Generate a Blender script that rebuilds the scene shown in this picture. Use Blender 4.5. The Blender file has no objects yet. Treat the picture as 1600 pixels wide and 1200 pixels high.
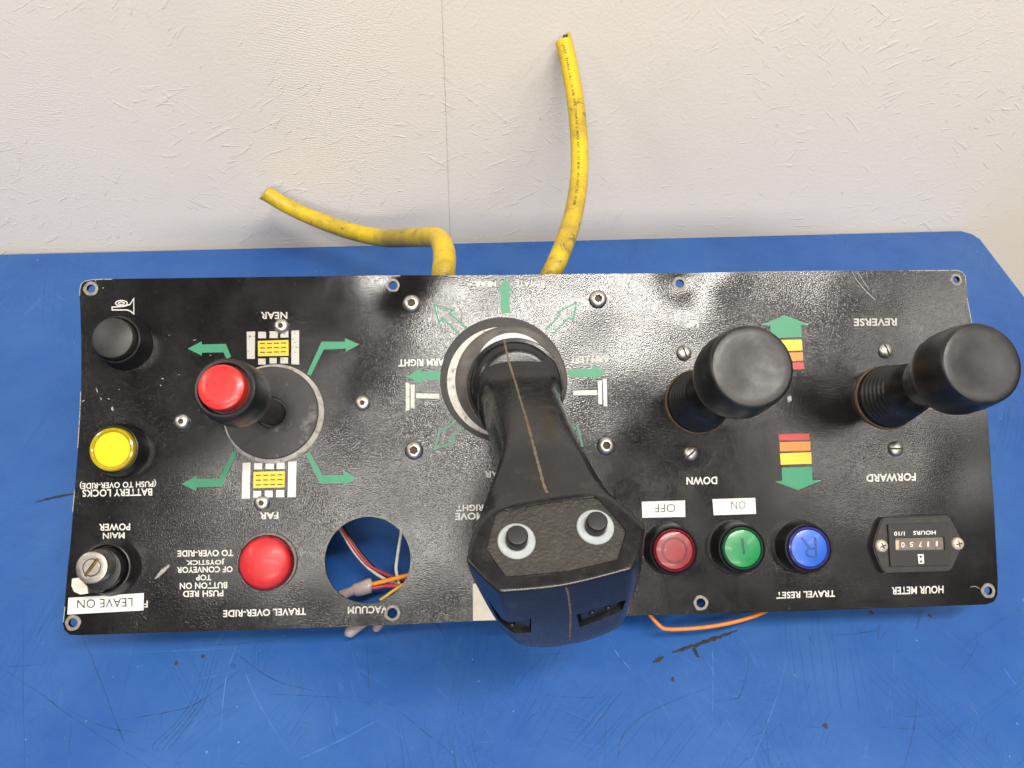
import bpy, bmesh, math, random
from mathutils import Vector, Matrix, Euler
from mathutils.bvhtree import BVHTree
random.seed(7)
S = bpy.context.scene
COL = S.collection
R_ = math.radians
MM = 0.001

# ------------------------------------------------------------------ camera, light, exposure
TILT = R_(35.0)                     # the panel leans back on its switch bodies
PANEL_LIFT = 0.028
PANEL_M = Matrix.Translation((0, 0, PANEL_LIFT)) @ Matrix.Rotation(TILT, 4, 'X')
CAM_C = Vector((-0.03757156, 0.06416437, 0.42235597))          # camera in the panel's own frame (m)
CAM_R = Matrix(((0.99837176, 0.01846925, -0.05396952),
                (-0.02555576, 0.99068944, -0.13372111),
                (0.05099731, 0.13488261, 0.98954836)))
FPX = 1250.0
cam_d = bpy.data.cameras.new('camera')
cam = bpy.data.objects.new('camera', cam_d); COL.objects.link(cam)
cam_d.sensor_width = 36; cam_d.lens = 36 * FPX / 1600
cam_d.clip_start = 0.01; cam_d.clip_end = 50
cam.matrix_world = PANEL_M @ (Matrix.Translation(CAM_C) @ CAM_R.to_4x4())
S.camera = cam

W = bpy.data.worlds.new('World'); S.world = W; W.use_nodes = True
W.node_tree.nodes['Background'].inputs[0].default_value = (0.93, 0.92, 0.90, 1)
W.node_tree.nodes['Background'].inputs[1].default_value = 0.12
S.view_settings.view_transform = 'Standard'; S.view_settings.look = 'None'
S.view_settings.exposure = 0.0; S.view_settings.gamma = 1.0

def area(name, loc, target, sx, sy, power, col=(1, 0.95, 0.88), roll=0):
    l = bpy.data.lights.new(name, 'AREA'); l.shape = 'RECTANGLE'; l.size = sx; l.size_y = sy
    l.energy = power; l.color = col
    o = bpy.data.objects.new(name, l); COL.objects.link(o)
    o.location = loc
    q = (Vector(target) - Vector(loc)).to_track_quat('-Z', 'Y')
    o.rotation_euler = (q.to_matrix() @ Matrix.Rotation(roll, 3, 'Z')).to_euler()
    return o
area('ceiling_tube_or_fill_light', (0.34, -0.46, 1.75), (0.2, -0.1, 0), 1.05, 0.10, 30)
area('ceiling_tube_or_fill_light', (-0.25, -1.25, 1.75), (0, 0.1, 0), 1.0, 0.10, 13)
area('ceiling_tube_or_fill_light', (1.35, -0.75, 1.75), (0.3, 0.2, 0), 1.15, 0.11, 9)
area('ceiling_tube_or_fill_light', (-1.75, -0.22, 1.85), (-0.35, 0.3, 0), 1.15, 0.11, 13)  # added fill lifting the wall from the left, no known fixture there
area('ceiling_tube_or_fill_light', (0.1, -2.7, 1.7), (0, 0.35, 0.1), 1.5, 0.25, 34)  # added frontal fill that evens out the lower wall, not a known tube

# ------------------------------------------------------------------ helpers
def ray(px, py):
    return CAM_R @ Vector(((px - 800) / FPX, -(py - 600) / FPX, -1.0))
def P(px, py, h=0.0):                 # point on the plane h mm above the plate, plate frame, mm
    d = ray(px, py); s = (h * MM - CAM_C.z) / d.z
    p = CAM_C + d * s
    return Vector((p.x * 1000, p.y * 1000, h))
PM3 = PANEL_M.to_3x3()
CW = PANEL_M @ CAM_C
def wray(px, py): return PM3 @ ray(px, py)
def WZ(px, py, z=0.0):                # point at height z over the bench, world, m
    d = wray(px, py); return CW + d * ((z - CW.z) / d.z)
def WD(px, py, depth): return CW + wray(px, py) * depth

def link(name, me, mat, parent=None, loc=None, label=None):
    o = bpy.data.objects.new(name, me); COL.objects.link(o)
    if mat is not None and not me.materials: me.materials.append(mat)
    if parent is not None: o.parent = parent
    if loc is not None: o.location = loc
    if label: o['label'] = label
    return o
def mesh_from(bm, name, smooth=True, angle=35):
    bmesh.ops.recalc_face_normals(bm, faces=bm.faces[:])
    me = bpy.data.meshes.new(name); bm.to_mesh(me); bm.free()
    if smooth:
        me.polygons.foreach_set('use_smooth', [True] * len(me.polygons))
        b2 = bmesh.new(); b2.from_mesh(me)
        a = R_(angle)
        for e in b2.edges:
            if len(e.link_faces) == 2 and e.calc_face_angle(0) > a: e.smooth = False
        b2.to_mesh(me); b2.free()
    return me
def obj(name, bm, mat, parent=None, loc=None, label=None, smooth=True, angle=35):
    return link(name, mesh_from(bm, name, smooth, angle), mat, parent, loc, label)

def lathe(prof, seg=48, mod=None, M=None, bm=None):
    """profile of (r, z) in mm revolved round z; mod(i, ang) scales the radius of ring i"""
    bm = bm or bmesh.new(); rings = []
    for i, (r, z) in enumerate(prof):
        if r < 1e-6:
            rings.append([bm.verts.new((0, 0, z * MM))])
        else:
            ring = []
            for k in range(seg):
                a = 2 * math.pi * k / seg
                rr = r * (mod(i, a) if mod else 1)
                ring.append(bm.verts.new((rr * math.cos(a) * MM, rr * math.sin(a) * MM, z * MM)))
            rings.append(ring)
    for A, B in zip(rings, rings[1:]):
        if len(A) == 1 and len(B) == 1: continue
        for k in range(seg):
            k2 = (k + 1) % seg
            if len(A) == 1: bm.faces.new((A[0], B[k], B[k2]))
            elif len(B) == 1: bm.faces.new((A[k], B[0], A[k2]))
            else: bm.faces.new((A[k], B[k], B[k2], A[k2]))
    if M is not None: bmesh.ops.transform(bm, matrix=M, verts=bm.verts[:])
    return bm
def prism(bm, pts, z0, z1):           # pts: 2-D mm outline
    lo = [bm.verts.new((p[0] * MM, p[1] * MM, z0 * MM)) for p in pts]
    hi = [bm.verts.new((p[0] * MM, p[1] * MM, z1 * MM)) for p in pts]
    n = len(pts); bm.faces.new(lo[::-1]); bm.faces.new(hi)
    for i in range(n):
        j = (i + 1) % n; bm.faces.new((lo[i], lo[j], hi[j], hi[i]))
    return bm
def box(bm, c, s, M=None):
    g = bmesh.ops.create_cube(bm, size=1)['verts']
    T = Matrix.Translation(Vector(c) * MM) @ Matrix.Diagonal((s[0] * MM, s[1] * MM, s[2] * MM, 1))
    if M is not None: T = M @ T
    bmesh.ops.transform(bm, matrix=T, verts=g)
    return bm
def boolean(me, cutter_bm, op='DIFFERENCE'):
    a = bpy.data.objects.new('tmp_a', me); COL.objects.link(a)
    bmesh.ops.recalc_face_normals(cutter_bm, faces=cutter_bm.faces[:])
    cm = bpy.data.meshes.new('tmp'); cutter_bm.to_mesh(cm); cutter_bm.free()
    b = bpy.data.objects.new('tmp_b', cm); COL.objects.link(b)
    m = a.modifiers.new('b', 'BOOLEAN'); m.object = b; m.operation = op; m.solver = 'EXACT'
    dg = bpy.context.evaluated_depsgraph_get()
    r = bpy.data.meshes.new_from_object(a.evaluated_get(dg))
    bpy.data.objects.remove(a); bpy.data.objects.remove(b); bpy.data.meshes.remove(cm)
    return r
def resmooth(me, angle=35):
    bm = bmesh.new(); bm.from_mesh(me)
    return mesh_from(bm, me.name, True, angle)
def catmull(pts, n=10):
    out = []
    P_ = [pts[0] * 2 - pts[1]] + list(pts) + [pts[-1] * 2 - pts[-2]]
    for i in range(1, len(P_) - 2):
        a, b, c, d = P_[i - 1], P_[i], P_[i + 1], P_[i + 2]
        for k in range(n):
            t = k / n
            out.append(0.5 * ((2 * b) + (c - a) * t + (2 * a - 5 * b + 4 * c - d) * t * t + (3 * b - a - 3 * c + d) * t ** 3))
    out.append(pts[-1].copy()); return out
def tube(pts, rad, seg=10, bm=None, cap=True, n=8, cut=None, up=Vector((0, 0, 1))):
    """pts: world Vectors; rad: one radius (m) or one per point; cut: tilts the last ring"""
    bm = bm or bmesh.new()
    rads = rad if isinstance(rad, (list, tuple)) else [rad] * len(pts)
    q = catmull([Vector((*p, r)).to_4d() if False else Vector((p.x, p.y, p.z, r)) for p, r in zip(pts, rads)], n)
    rings = []; prev = None; frames = []
    for i, v in enumerate(q):
        a = q[max(0, i - 1)]; b = q[min(len(q) - 1, i + 1)]
        t = Vector((b - a)[:3]).normalized()
        if prev is None: u = t.cross(up).normalized()
        else: u = (prev - t * prev.dot(t)).normalized()
        w = t.cross(u); prev = u
        c = Vector(v[:3]); frames.append((c, t, u, w, v[3]))
        ring = []
        for k in range(seg):
            an = 2 * math.pi * k / seg
            off = (u * math.cos(an) + w * math.sin(an)) * v[3]
            if cut is not None and i >= len(q) - 1: off = off + t * (off.dot(cut))
            ring.append(bm.verts.new(c + off))
        rings.append(ring)
    for A, B in zip(rings, rings[1:]):
        for k in range(seg):
            bm.faces.new((A[k], A[(k + 1) % seg], B[(k + 1) % seg], B[k]))
    if cap:
        bm.faces.new(rings[0]); bm.faces.new(rings[-1][::-1])
    return bm, frames, rings

# ------------------------------------------------------------------ materials
def srgb(r, g, b):
    f = lambda c: (c / 255 / 12.92) if c <= 10 else ((c / 255 + 0.055) / 1.055) ** 2.4
    return (f(r), f(g), f(b), 1)
class NT:
    def __init__(s, name):
        s.m = bpy.data.materials.new(name); s.m.use_nodes = True
        s.t = s.m.node_tree; s.b = s.t.nodes['Principled BSDF']
        s.co = s.t.nodes.new('ShaderNodeTexCoord')
    def n(s, typ, ins=None, **kw):
        x = s.t.nodes.new(typ)
        for k, v in kw.items(): setattr(x, k, v)
        for k, v in (ins or {}).items():
            if isinstance(v, bpy.types.NodeSocket): s.t.links.new(v, x.inputs[k])
            else: x.inputs[k].default_value = v
        return x
    def set(s, **kw):
        for k, v in kw.items():
            k = k.replace('_', ' ')
            if isinstance(v, bpy.types.NodeSocket): s.t.links.new(v, s.b.inputs[k])
            else: s.b.inputs[k].default_value = v
    def obj(s): return s.co.outputs['Object']
    def noise(s, scale, detail=3, rough=0.5, vec=None, dist=0):
        return s.n('ShaderNodeTexNoise', {'Vector': vec or s.obj(), 'Scale': scale, 'Detail': detail, 'Roughness': rough, 'Distortion': dist}).outputs['Fac']
    def ramp(s, fac, lo, hi, a=0.0, b=1.0):
        return s.n('ShaderNodeMapRange', {'Value': fac, 'From Min': lo, 'From Max': hi, 'To Min': a, 'To Max': b}).outputs[0]
    def mix(s, fac, a, b):
        x = s.n('ShaderNodeMix', data_type='RGBA')
        for sock, v in ((x.inputs[0], fac), (x.inputs[6], a), (x.inputs[7], b)):
            if isinstance(v, bpy.types.NodeSocket): s.t.links.new(v, sock)
            else: sock.default_value = v
        return x.outputs[2]
    def math(s, op, a, b=0.0):
        x = s.n('ShaderNodeMath', operation=op)
        for sock, v in ((x.inputs[0], a), (x.inputs[1], b)):
            if isinstance(v, bpy.types.NodeSocket): s.t.links.new(v, sock)
            else: sock.default_value = v
        return x.outputs[0]
    def bump(s, h, dist, strength=1.0, normal=None):
        ins = {'Height': h, 'Distance': dist, 'Strength': strength}
        if normal is not None: ins['Normal'] = normal
        return s.n('ShaderNodeBump', ins).outputs[0]
    def vmap(s, scale=(1, 1, 1), rot=(0, 0, 0), loc=(0, 0, 0), vec=None):
        return s.n('ShaderNodeMapping', {'Vector': vec or s.obj(), 'Scale': scale, 'Rotation': rot, 'Location': loc}).outputs[0]

def plain(name, col, rough=0.5, metal=0.0, var=0.15, vscale=300, bump=0.0, bscale=2500, coat=0.0, dirt=None, dirt_amt=(0.55, 0.75), spec=0.5):
    m = NT(name)
    c = m.mix(m.ramp(m.noise(vscale, 4), 0.3, 0.7), tuple(x * (1 - var) for x in col[:3]) + (1,), tuple(min(1, x * (1 + var)) for x in col[:3]) + (1,))
    if dirt is not None:
        c = m.mix(m.ramp(m.noise(vscale * 0.6, 6, 0.65), *dirt_amt), c, dirt)
    m.set(Base_Color=c, Metallic=metal, Roughness=m.ramp(m.noise(vscale * 2, 3), 0.3, 0.7, rough * 0.85, min(1, rough * 1.15)), Coat_Weight=coat, Specular_IOR_Level=spec)
    m.b.inputs['Coat Roughness'].default_value = 0.08
    if bump: m.set(Normal=m.bump(m.noise(bscale, 2), bump))
    return m.m

# black powder-coated sheet: orange-peel grain, gently oil-canned
def plate_mat(dents):
    m = NT('black_powder_coat')
    grain = m.noise(1350, 1, 0.5)
    n1 = m.bump(m.noise(17, 1, 0.3), 0.0022)
    # dents pulled in round fixings
    acc = None
    for (x, y, amp, sig) in dents:
        d = m.n('ShaderNodeVectorMath', {0: m.obj(), 1: (x * MM, y * MM, 0)}, operation='DISTANCE').outputs['Value']
        g = m.math('MULTIPLY', m.math('EXPONENT', m.math('MULTIPLY', m.math('MULTIPLY', d, d), -1.0 / (2 * (sig * MM) ** 2))), amp)
        acc = g if acc is None else m.math('ADD', acc, g)
    n2 = m.bump(acc, 0.001, 1.0, n1)
    g2 = m.noise(620, 2, 0.6)
    n3 = m.bump(grain, 0.000085, 1.0, n2)
    scr = m.ramp(m.noise(30, 5, 0.7, m.vmap((1, 9, 1), (0, 0, 0.9))), 0.70, 0.74)
    specks = m.math('MULTIPLY', m.ramp(m.noise(520, 2), 0.715, 0.74), m.ramp(m.noise(28, 2), 0.52, 0.68))
    dust = m.ramp(m.noise(45, 5, 0.6), 0.45, 0.8)
    c = m.mix(dust, (0.0045, 0.0044, 0.0045, 1), (0.011, 0.0102, 0.0095, 1))
    c = m.mix(m.math('MULTIPLY', specks, 0.5), c, (0.16, 0.15, 0.135, 1))
    c = m.mix(m.math('MULTIPLY', scr, 0.12), c, (0.2, 0.19, 0.17, 1))
    m.set(Base_Color=c, Roughness=m.ramp(m.noise(60, 4), 0.3, 0.7, 0.14, 0.22), Normal=n3, Specular_IOR_Level=0.6)
    return m.m
def print_mat(name, col, wear=0.62, wscale=260):
    m = NT(name)
    w = m.ramp(m.noise(wscale, 5, 0.7), wear, wear + 0.06)
    c = m.mix(w, col, (0.02, 0.019, 0.018, 1))
    m.set(Base_Color=c, Roughness=0.42, Normal=m.bump(m.noise(1150, 2, 0.55), 0.00009))
    return m.m
def wall_mat():
    m = NT('off_white_wall_paint')
    v = m.vmap((1, 1, 1))
    strokes = m.noise(70, 5, 0.6, m.vmap((1, 1, 3.2), (0, R_(24), 0)), 0.6)
    strokes2 = m.noise(80, 4, 0.6, m.vmap((4.0, 1, 1), (0, R_(-35), 0)), 0.9)
    fine = m.noise(420, 3, 0.6)
    lumps = m.ramp(m.noise(38, 4, 0.65, v, 1.2), 0.60, 0.66)
    weave = m.n('ShaderNodeTexWave', {'Vector': m.vmap((1, 1, 1), (0, R_(78), 0)), 'Scale': 170, 'Distortion': 9.0, 'Detail': 4, 'Detail Scale': 1.0}).outputs['Fac']
    mask = m.ramp(m.noise(5, 2), 0.5, 0.7)
    def marks(scale, rot, st, lo, reg, off):
        v_ = m.n('ShaderNodeMapping', {'Vector': m.vmap((1, 1, 1), (0, R_(rot), 0), (off, 0, off * 2)), 'Scale': (1, 1, st)}).outputs[0]
        a_ = m.ramp(m.noise(scale, 3, 0.55, v_, 0.5), lo, lo + 0.05)
        return m.math('MULTIPLY', a_, m.ramp(m.noise(reg, 3, 0.6, m.vmap((1, 1, 1), (0, 0, 0), (off, 3, 1))), 0.48, 0.60))
    h = m.math('MULTIPLY', fine, 0.40)
    for k, (sc_, rt, st, lo, reg) in enumerate(((34, 28, 7, .62, 7), (40, -38, 8, .63, 8), (30, 72, 6, .64, 9), (46, 5, 6, .64, 7), (60, 50, 4, .63, 10))):
        h = m.math('ADD', h, m.math('MULTIPLY', marks(sc_, rt, st, lo, reg, k * 1.7 + .3), 0.36))
    h = m.math('ADD', h, m.math('MULTIPLY', m.math('MULTIPLY', weave, mask), 0.16))
    dirt = m.ramp(m.noise(9, 6, 0.65), 0.48, 0.8)
    spots = m.math('MULTIPLY', m.ramp(m.noise(95, 3, 0.6), 0.70, 0.76), m.ramp(m.noise(14, 2), 0.5, 0.6))
    c = m.mix(dirt, (0.80, 0.74, 0.66, 1), (0.76, 0.70, 0.62, 1))
    c = m.mix(m.math('MULTIPLY', spots, 0.55), c, (0.30, 0.25, 0.21, 1))
    m.set(Base_Color=c, Roughness=0.55, Normal=m.bump(h, 0.00055))
    return m.m
def bench_mat():
    m = NT('scratched_blue_enamel')
    base = m.mix(m.ramp(m.noise(9, 6, 0.65), 0.35, 0.68), (0.0125, 0.082, 0.315, 1), (0.032, 0.120, 0.36, 1))
    def scratches(angle, scale, th, stretch=26):
        v = m.n('ShaderNodeMapping', {'Vector': m.vmap((1, 1, 1), (0, 0, R_(angle)), (angle * .37, angle * .11, 0)), 'Scale': (1, stretch, 1)}).outputs[0]
        n = m.noise(scale, 1.0, 0.4, v, 0.25)
        d = m.math('ABSOLUTE', m.math('SUBTRACT', n, 0.5))
        line = m.ramp(d, 0.0, th, 1, 0)
        msk = m.ramp(m.noise(9 + scale * 0.2, 2, 0.5, m.vmap((1, 1, 1), (0, 0, R_(angle)), (angle * 0.1, 1.3, 0))), 0.54, 0.70)
        return m.math('MULTIPLY', line, msk)
    dark = None
    for a, sc, th in ((27, 6, 0.006), (-42, 7, 0.006), (78, 6.5, 0.006), (101, 8, 0.008), (-25, 8, 0.005), (58, 7, 0.006), (125, 9, 0.006)):
        s = scratches(a, sc, th); dark = s if dark is None else m.math('MAXIMUM', dark, s)
    for a, sc, st in ((17, 24, 9), (-55, 22, 9), (85, 26, 10), (-8, 24, 9), (130, 20, 8)):
        v = m.n('ShaderNodeMapping', {'Vector': m.vmap((1, 1, 1), (0, 0, R_(a)), (a * .23, a * .19, 0)), 'Scale': (1, st, 1)}).outputs[0]
        n_ = m.math('ABSOLUTE', m.math('SUBTRACT', m.noise(sc, 0.5, 0.3, v, 0.2), 0.5))
        t = m.math('MULTIPLY', m.ramp(n_, 0.0, 0.010, 1, 0), m.ramp(m.noise(38, 2, 0.5, m.vmap((1, 1, 1), (0, 0, 0), (a, 1, 0))), 0.62, 0.70))
        dark = m.math('MAXIMUM', dark, m.math('MULTIPLY', t, 0.8))
    light = None
    for a, sc, th in ((68, 8, 0.008), (-65, 7, 0.007), (112, 6, 0.006), (38, 8, 0.006)):
        s = scratches(a, sc, th); light = s if light is None else m.math('MAXIMUM', light, s)
    c = m.mix(m.math('MULTIPLY', dark, 0.55), base, (0.016, 0.04, 0.12, 1))
    c = m.mix(m.math('MULTIPLY', light, 0.16), c, (0.16, 0.33, 0.68, 1))
    sp = m.math('MULTIPLY', m.ramp(m.noise(210, 3, 0.6), 0.715, 0.75), m.ramp(m.noise(17, 2), 0.48, 0.62))
    c = m.mix(m.math('MULTIPLY', sp, 0.7), c, (0.03, 0.035, 0.05, 1))
    wsp = m.math('MULTIPLY', m.ramp(m.noise(260, 2, 0.5, m.vmap((1, 1, 1), (0, 0, 0), (3, 5, 1))), 0.735, 0.76), m.ramp(m.noise(12, 2), 0.45, 0.6))
    c = m.mix(m.math('MULTIPLY', wsp, 0.6), c, (0.35, 0.5, 0.75, 1))
    h = m.math('SUBTRACT', m.noise(60, 4), m.math('MULTIPLY', dark, 0.5))
    m.set(Base_Color=c, Roughness=m.ramp(m.noise(25, 5, 0.65), 0.3, 0.75, 0.36, 0.52), Normal=m.bump(h, 0.00025), Specular_IOR_Level=0.4)
    return m.m
def cable_mat():
    m = NT('dirty_yellow_cable_jacket')
    d = m.ramp(m.noise(22, 8, 0.72, m.vmap((1, 1, .6)), 0.5), 0.43, 0.62)
    d2 = m.ramp(m.noise(95, 6, 0.75, None, 1.5), 0.56, 0.66)
    c = m.mix(m.math('MULTIPLY', d, 0.75), (0.68, 0.48, 0.012, 1), (0.26, 0.18, 0.035, 1))
    c = m.mix(m.math('MULTIPLY', m.math('MULTIPLY', d2, m.ramp(d, 0, .5)), 0.85), c, (0.09, 0.07, 0.03, 1))
    m.set(Base_Color=c, Roughness=0.48, Normal=m.bump(m.noise(300, 3), 0.0003))
    return m.m

BLK = plain('black_plastic', (0.011, 0.0108, 0.011), 0.36, var=0.25, vscale=220, bump=0.00005, dirt=(0.05, 0.045, 0.04, 1), dirt_amt=(0.62, 0.9))
BLKMATTE = plain('matte_black_plastic', (0.018, 0.0175, 0.0175), 0.5, var=0.2, vscale=400, bump=0.00005)
CAPBLK = plain('satin_black_cap', (0.026, 0.025, 0.024), 0.42, var=0.1, vscale=500, bump=0.00004, bscale=4000)
RUBBER = plain('black_rubber', (0.012, 0.0115, 0.011), 0.36, var=0.3, vscale=150, dirt=(0.055, 0.05, 0.045, 1), dirt_amt=(0.55, 0.85), bump=0.0001, bscale=900)
GRIPM = plain('glossy_black_grip', (0.0115, 0.0108, 0.0118), 0.27, var=0.2, vscale=120, dirt=(0.06, 0.052, 0.046, 1), dirt_amt=(0.57, 0.85), bump=0.00004, bscale=900)
GRIPPLATE = plain('textured_thumb_plate', (0.032, 0.028, 0.023), 0.62, var=0.25, vscale=260, bump=0.0006, bscale=750, dirt=(0.075, 0.06, 0.04, 1), dirt_amt=(0.55, 0.85))
SEAM = plain('dusty_seam', (0.13, 0.10, 0.065), 0.8, var=0.35, vscale=600)
STEEL = plain('stainless_steel', (0.60, 0.57, 0.53), 0.40, metal=1.0, var=0.15, vscale=700, dirt=(0.12, 0.09, 0.06, 1), dirt_amt=(0.60, 0.82))
BARE = plain('bare_worn_metal', (0.27, 0.25, 0.225), 0.6, metal=0.35, var=0.35, vscale=500, dirt=(0.10, 0.08, 0.06, 1), dirt_amt=(0.50, 0.72))
SOCK = plain('dirty_socket', (0.085, 0.06, 0.035), 0.75, metal=0.2, var=0.4, vscale=900)
CREAM = plain('cream_zinc_screw', (0.62, 0.57, 0.46), 0.4, metal=0.35, var=0.12, vscale=800)
WORN = plain('worn_pale_ring', (0.58, 0.545, 0.49), 0.7, var=0.15, vscale=400, dirt=(0.12, 0.11, 0.10, 1), dirt_amt=(0.55, 0.7))
SCUFF = plain('scuffed_grey_halo', (0.034, 0.031, 0.029), 0.6, var=0.25, vscale=300, bump=0.0001, bscale=1100)
DISC = plain('scuffed_black_disc', (0.024, 0.023, 0.023), 0.5, var=0.35, vscale=130, dirt=(0.15, 0.14, 0.135, 1), dirt_amt=(0.60, 0.72))
DOME = plain('grey_worn_dome', (0.110, 0.099, 0.090), 0.55, var=0.25, vscale=120, bump=0.0002, bscale=700, dirt=(0.19, 0.175, 0.16, 1), dirt_amt=(0.52, 0.75))
WHITEP = plain('white_plastic', (0.74, 0.73, 0.70), 0.45, var=0.04)
GREYWASH = plain('pale_grey_plastic', (0.40, 0.435, 0.44), 0.35, var=0.08)
BROWN = plain('rusty_brown_rim', (0.13, 0.075, 0.035), 0.75, var=0.5, vscale=400)
STICK = plain('white_label_tape', (0.80, 0.775, 0.72), 0.5, var=0.03, vscale=200, dirt=(0.6, 0.52, 0.40, 1), dirt_amt=(0.62, 0.9))
CREAMTAPE = plain('cream_label', (0.74, 0.68, 0.57), 0.6, var=0.05)
INK = plain('black_ink', (0.015, 0.015, 0.015), 0.6)
GREYINK = plain('faded_ink', (0.09, 0.085, 0.08), 0.6)
REDCAP = plain('red_plastic', (0.62, 0.030, 0.028), 0.32, var=0.05, coat=0.15)
REDLENS = plain('red_lens', (0.55, 0.022, 0.026), 0.42, var=0.06, coat=0.05)
REDLENSRIM = plain('deep_red_lens_rim', (0.16, 0.006, 0.010), 0.2, coat=0.5)
PINKLENS = plain('hazy_red_lens', (0.30, 0.030, 0.036), 0.40, var=0.10, vscale=160, coat=0.12)
PINKRIM = plain('dark_red_rim', (0.13, 0.010, 0.018), 0.22, coat=0.5)
GREENLENS = plain('green_lens', (0.012, 0.245, 0.075), 0.36, var=0.12, vscale=160, coat=0.12)
GREENRIM = plain('dark_green_rim', (0.012, 0.05, 0.028), 0.2, coat=0.5)
BLUELENS = plain('blue_lens', (0.020, 0.115, 0.55), 0.38, var=0.12, vscale=160, coat=0.12)
BLUERIM = plain('dark_blue_rim', (0.035, 0.03, 0.16), 0.2, coat=0.5)
YELLENS = plain('yellow_lens', (0.80, 0.64, 0.008), 0.3, var=0.03, coat=0.3)
YELRIM = plain('amber_lens_rim', (0.42, 0.31, 0.008), 0.16, coat=0.6)
PWHITE = print_mat('white_print', (0.66, 0.64, 0.59, 1), 0.66)
PWORN = print_mat('worn_white_print', (0.52, 0.50, 0.45, 1), 0.585, 500)
PGREEN = print_mat('green_print', (0.028, 0.235, 0.115, 1), 0.70)
PYEL = print_mat('yellow_print', (0.80, 0.53, 0.03, 1), 0.72)
PORANGE = print_mat('orange_print', (0.72, 0.23, 0.035, 1), 0.72)
PRED = print_mat('red_print', (0.48, 0.045, 0.042, 1), 0.72)
PBLACK = plain('black_print', (0.012, 0.012, 0.012), 0.5)
SCRATCH = print_mat('chipped_paint', (0.34, 0.32, 0.29, 1), 0.55, 700)

# ------------------------------------------------------------------ bench and wall
A = WZ(0, 398); B = WZ(1515, 362)
ex = (B - A); ex.z = 0; ex.normalize(); ey = Vector((-ex.y, ex.x, 0))
corner = B + ex * 0.004 + ey * 0.001
BM = Matrix(((ex.x, ey.x, 0, corner.x), (ex.y, ey.y, 0, corner.y), (0, 0, 1, 0), (0, 0, 0, 1)))
BMI = BM.inverted()
bench = bpy.data.objects.new('workbench', None); COL.objects.link(bench); bench.matrix_world = BM
bench['label'] = 'blue painted workbench with scratched top and worn right corner'; bench['category'] = 'workbench'
bm = bmesh.new()
r = 11; out = [(-1300, -900), (0, -900)]
for k in range(7):
    a = R_(15 * k); out.append((-r + r * math.cos(a), -r + r * math.sin(a)))
out.append((-1300, 0))
prism(bm, out, -45, 0)
te = [e for e in bm.edges if all(abs(v.co.z) < 1e-6 for v in e.verts)]
bmesh.ops.bevel(bm, geom=te, offset=0.0018, segments=3, profile=0.5, affect='EDGES')
BENCHM = bench_mat()
obj('bench_top', bm, BENCHM, bench)
for x in (-1240, -60):
    for y in (-840, -60):
        b2 = bmesh.new(); box(b2, (0, 0, -400), (50, 50, 799)); obj('leg', b2, BENCHM, bench, (x * MM, y * MM, -0.0455))

def ribbon(bm, pts, w, z, taper=True, jit=0.0):
    """flat painted-on stroke: pts are 2-D Vectors (m); width w (m)"""
    q = catmull([Vector((p[0], p[1], 0)) for p in pts], 6) if len(pts) > 2 else [Vector((p[0], p[1], 0)).lerp(Vector((pts[1][0], pts[1][1], 0)), t) if i == 0 else Vector((p[0], p[1], 0)) for i, p in enumerate(pts) for t in ((0, .33, .66) if i == 0 else (0,))]
    L = []; n = len(q)
    for i, c in enumerate(q):
        t = (q[min(n - 1, i + 1)] - q[max(0, i - 1)]).normalized(); nn = Vector((-t.y, t.x, 0))
        k = (0.25 + 0.75 * math.sin(math.pi * min(1, max(0, i / (n - 1))))) if taper else 1
        ww = w * k * (1 + random.uniform(-jit, jit))
        j = random.uniform(-jit, jit) * w * 0.5
        L.append((bm.verts.new(c + nn * (ww / 2 + j) + Vector((0, 0, z))), bm.verts.new(c - nn * (ww / 2 - j) + Vector((0, 0, z)))))
    for a, b in zip(L, L[1:]): bm.faces.new((a[0], a[1], b[1], b[0]))
def bpt(px, py): 
    v = BMI @ WZ(px, py); return (v.x, v.y)
DSCR = plain('dark_scratch', (0.014, 0.058, 0.185), 0.6, var=0.5, vscale=200)
LSCR = plain('pale_scratch', (0.06, 0.18, 0.52), 0.5, var=0.4, vscale=200)
SMEAR = plain('black_scuff', (0.022, 0.021, 0.022), 0.7, var=0.4, vscale=250)
a5 = lambda x, y: bpt(x / 2, 940 + y / 2)
a6 = lambda x, y: bpt(800 + x / 2, 900 + y / 2)
def lines(name, mat, items, f, z):
    bm = bmesh.new()
    for w, pts in items: ribbon(bm, [f(*p) for p in pts], w * MM, z * MM, True, 0.25)
    return bm
dark5 = [(.55, [(0, 205), (130, 290), (230, 365), (470, 520)]), (.6, [(255, 105), (300, 210), (360, 370), (400, 470)]), (.5, [(235, 350), (330, 392), (440, 412)]),
    (.75, [(375, 370), (500, 350), (600, 325), (690, 265), (745, 215)]), (.7, [(725, 150), (800, 210), (870, 250), (980, 280)]), (.6, [(1220, 320), (1330, 410), (1460, 515)]),
    (.4, [(1145, 120), (1150, 200), (1155, 320)]), (.35, [(480, 165), (600, 140), (780, 130), (1000, 95)]), (.4, [(840, 290), (960, 294), (1100, 303)]), (.4, [(1030, 300), (1038, 400), (1055, 460)]),
    (.4, [(0, 205), (80, 200), (180, 190)]), (.35, [(75, 20), (72, 250), (78, 520)]), (.35, [(225, 380), (215, 450), (205, 520)]), (.3, [(430, 120), (400, 220), (370, 360)]), (.3, [(1000, 280), (940, 360), (905, 420)])]
for k in range(4): dark5.append((.45, [(690 - 14 * k, 145 + 3 * k), (645 - 14 * k, 300), (600 - 18 * k, 370 + 4 * k), (545 - 20 * k, 440), (520 - 15 * k, 468)]))
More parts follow.
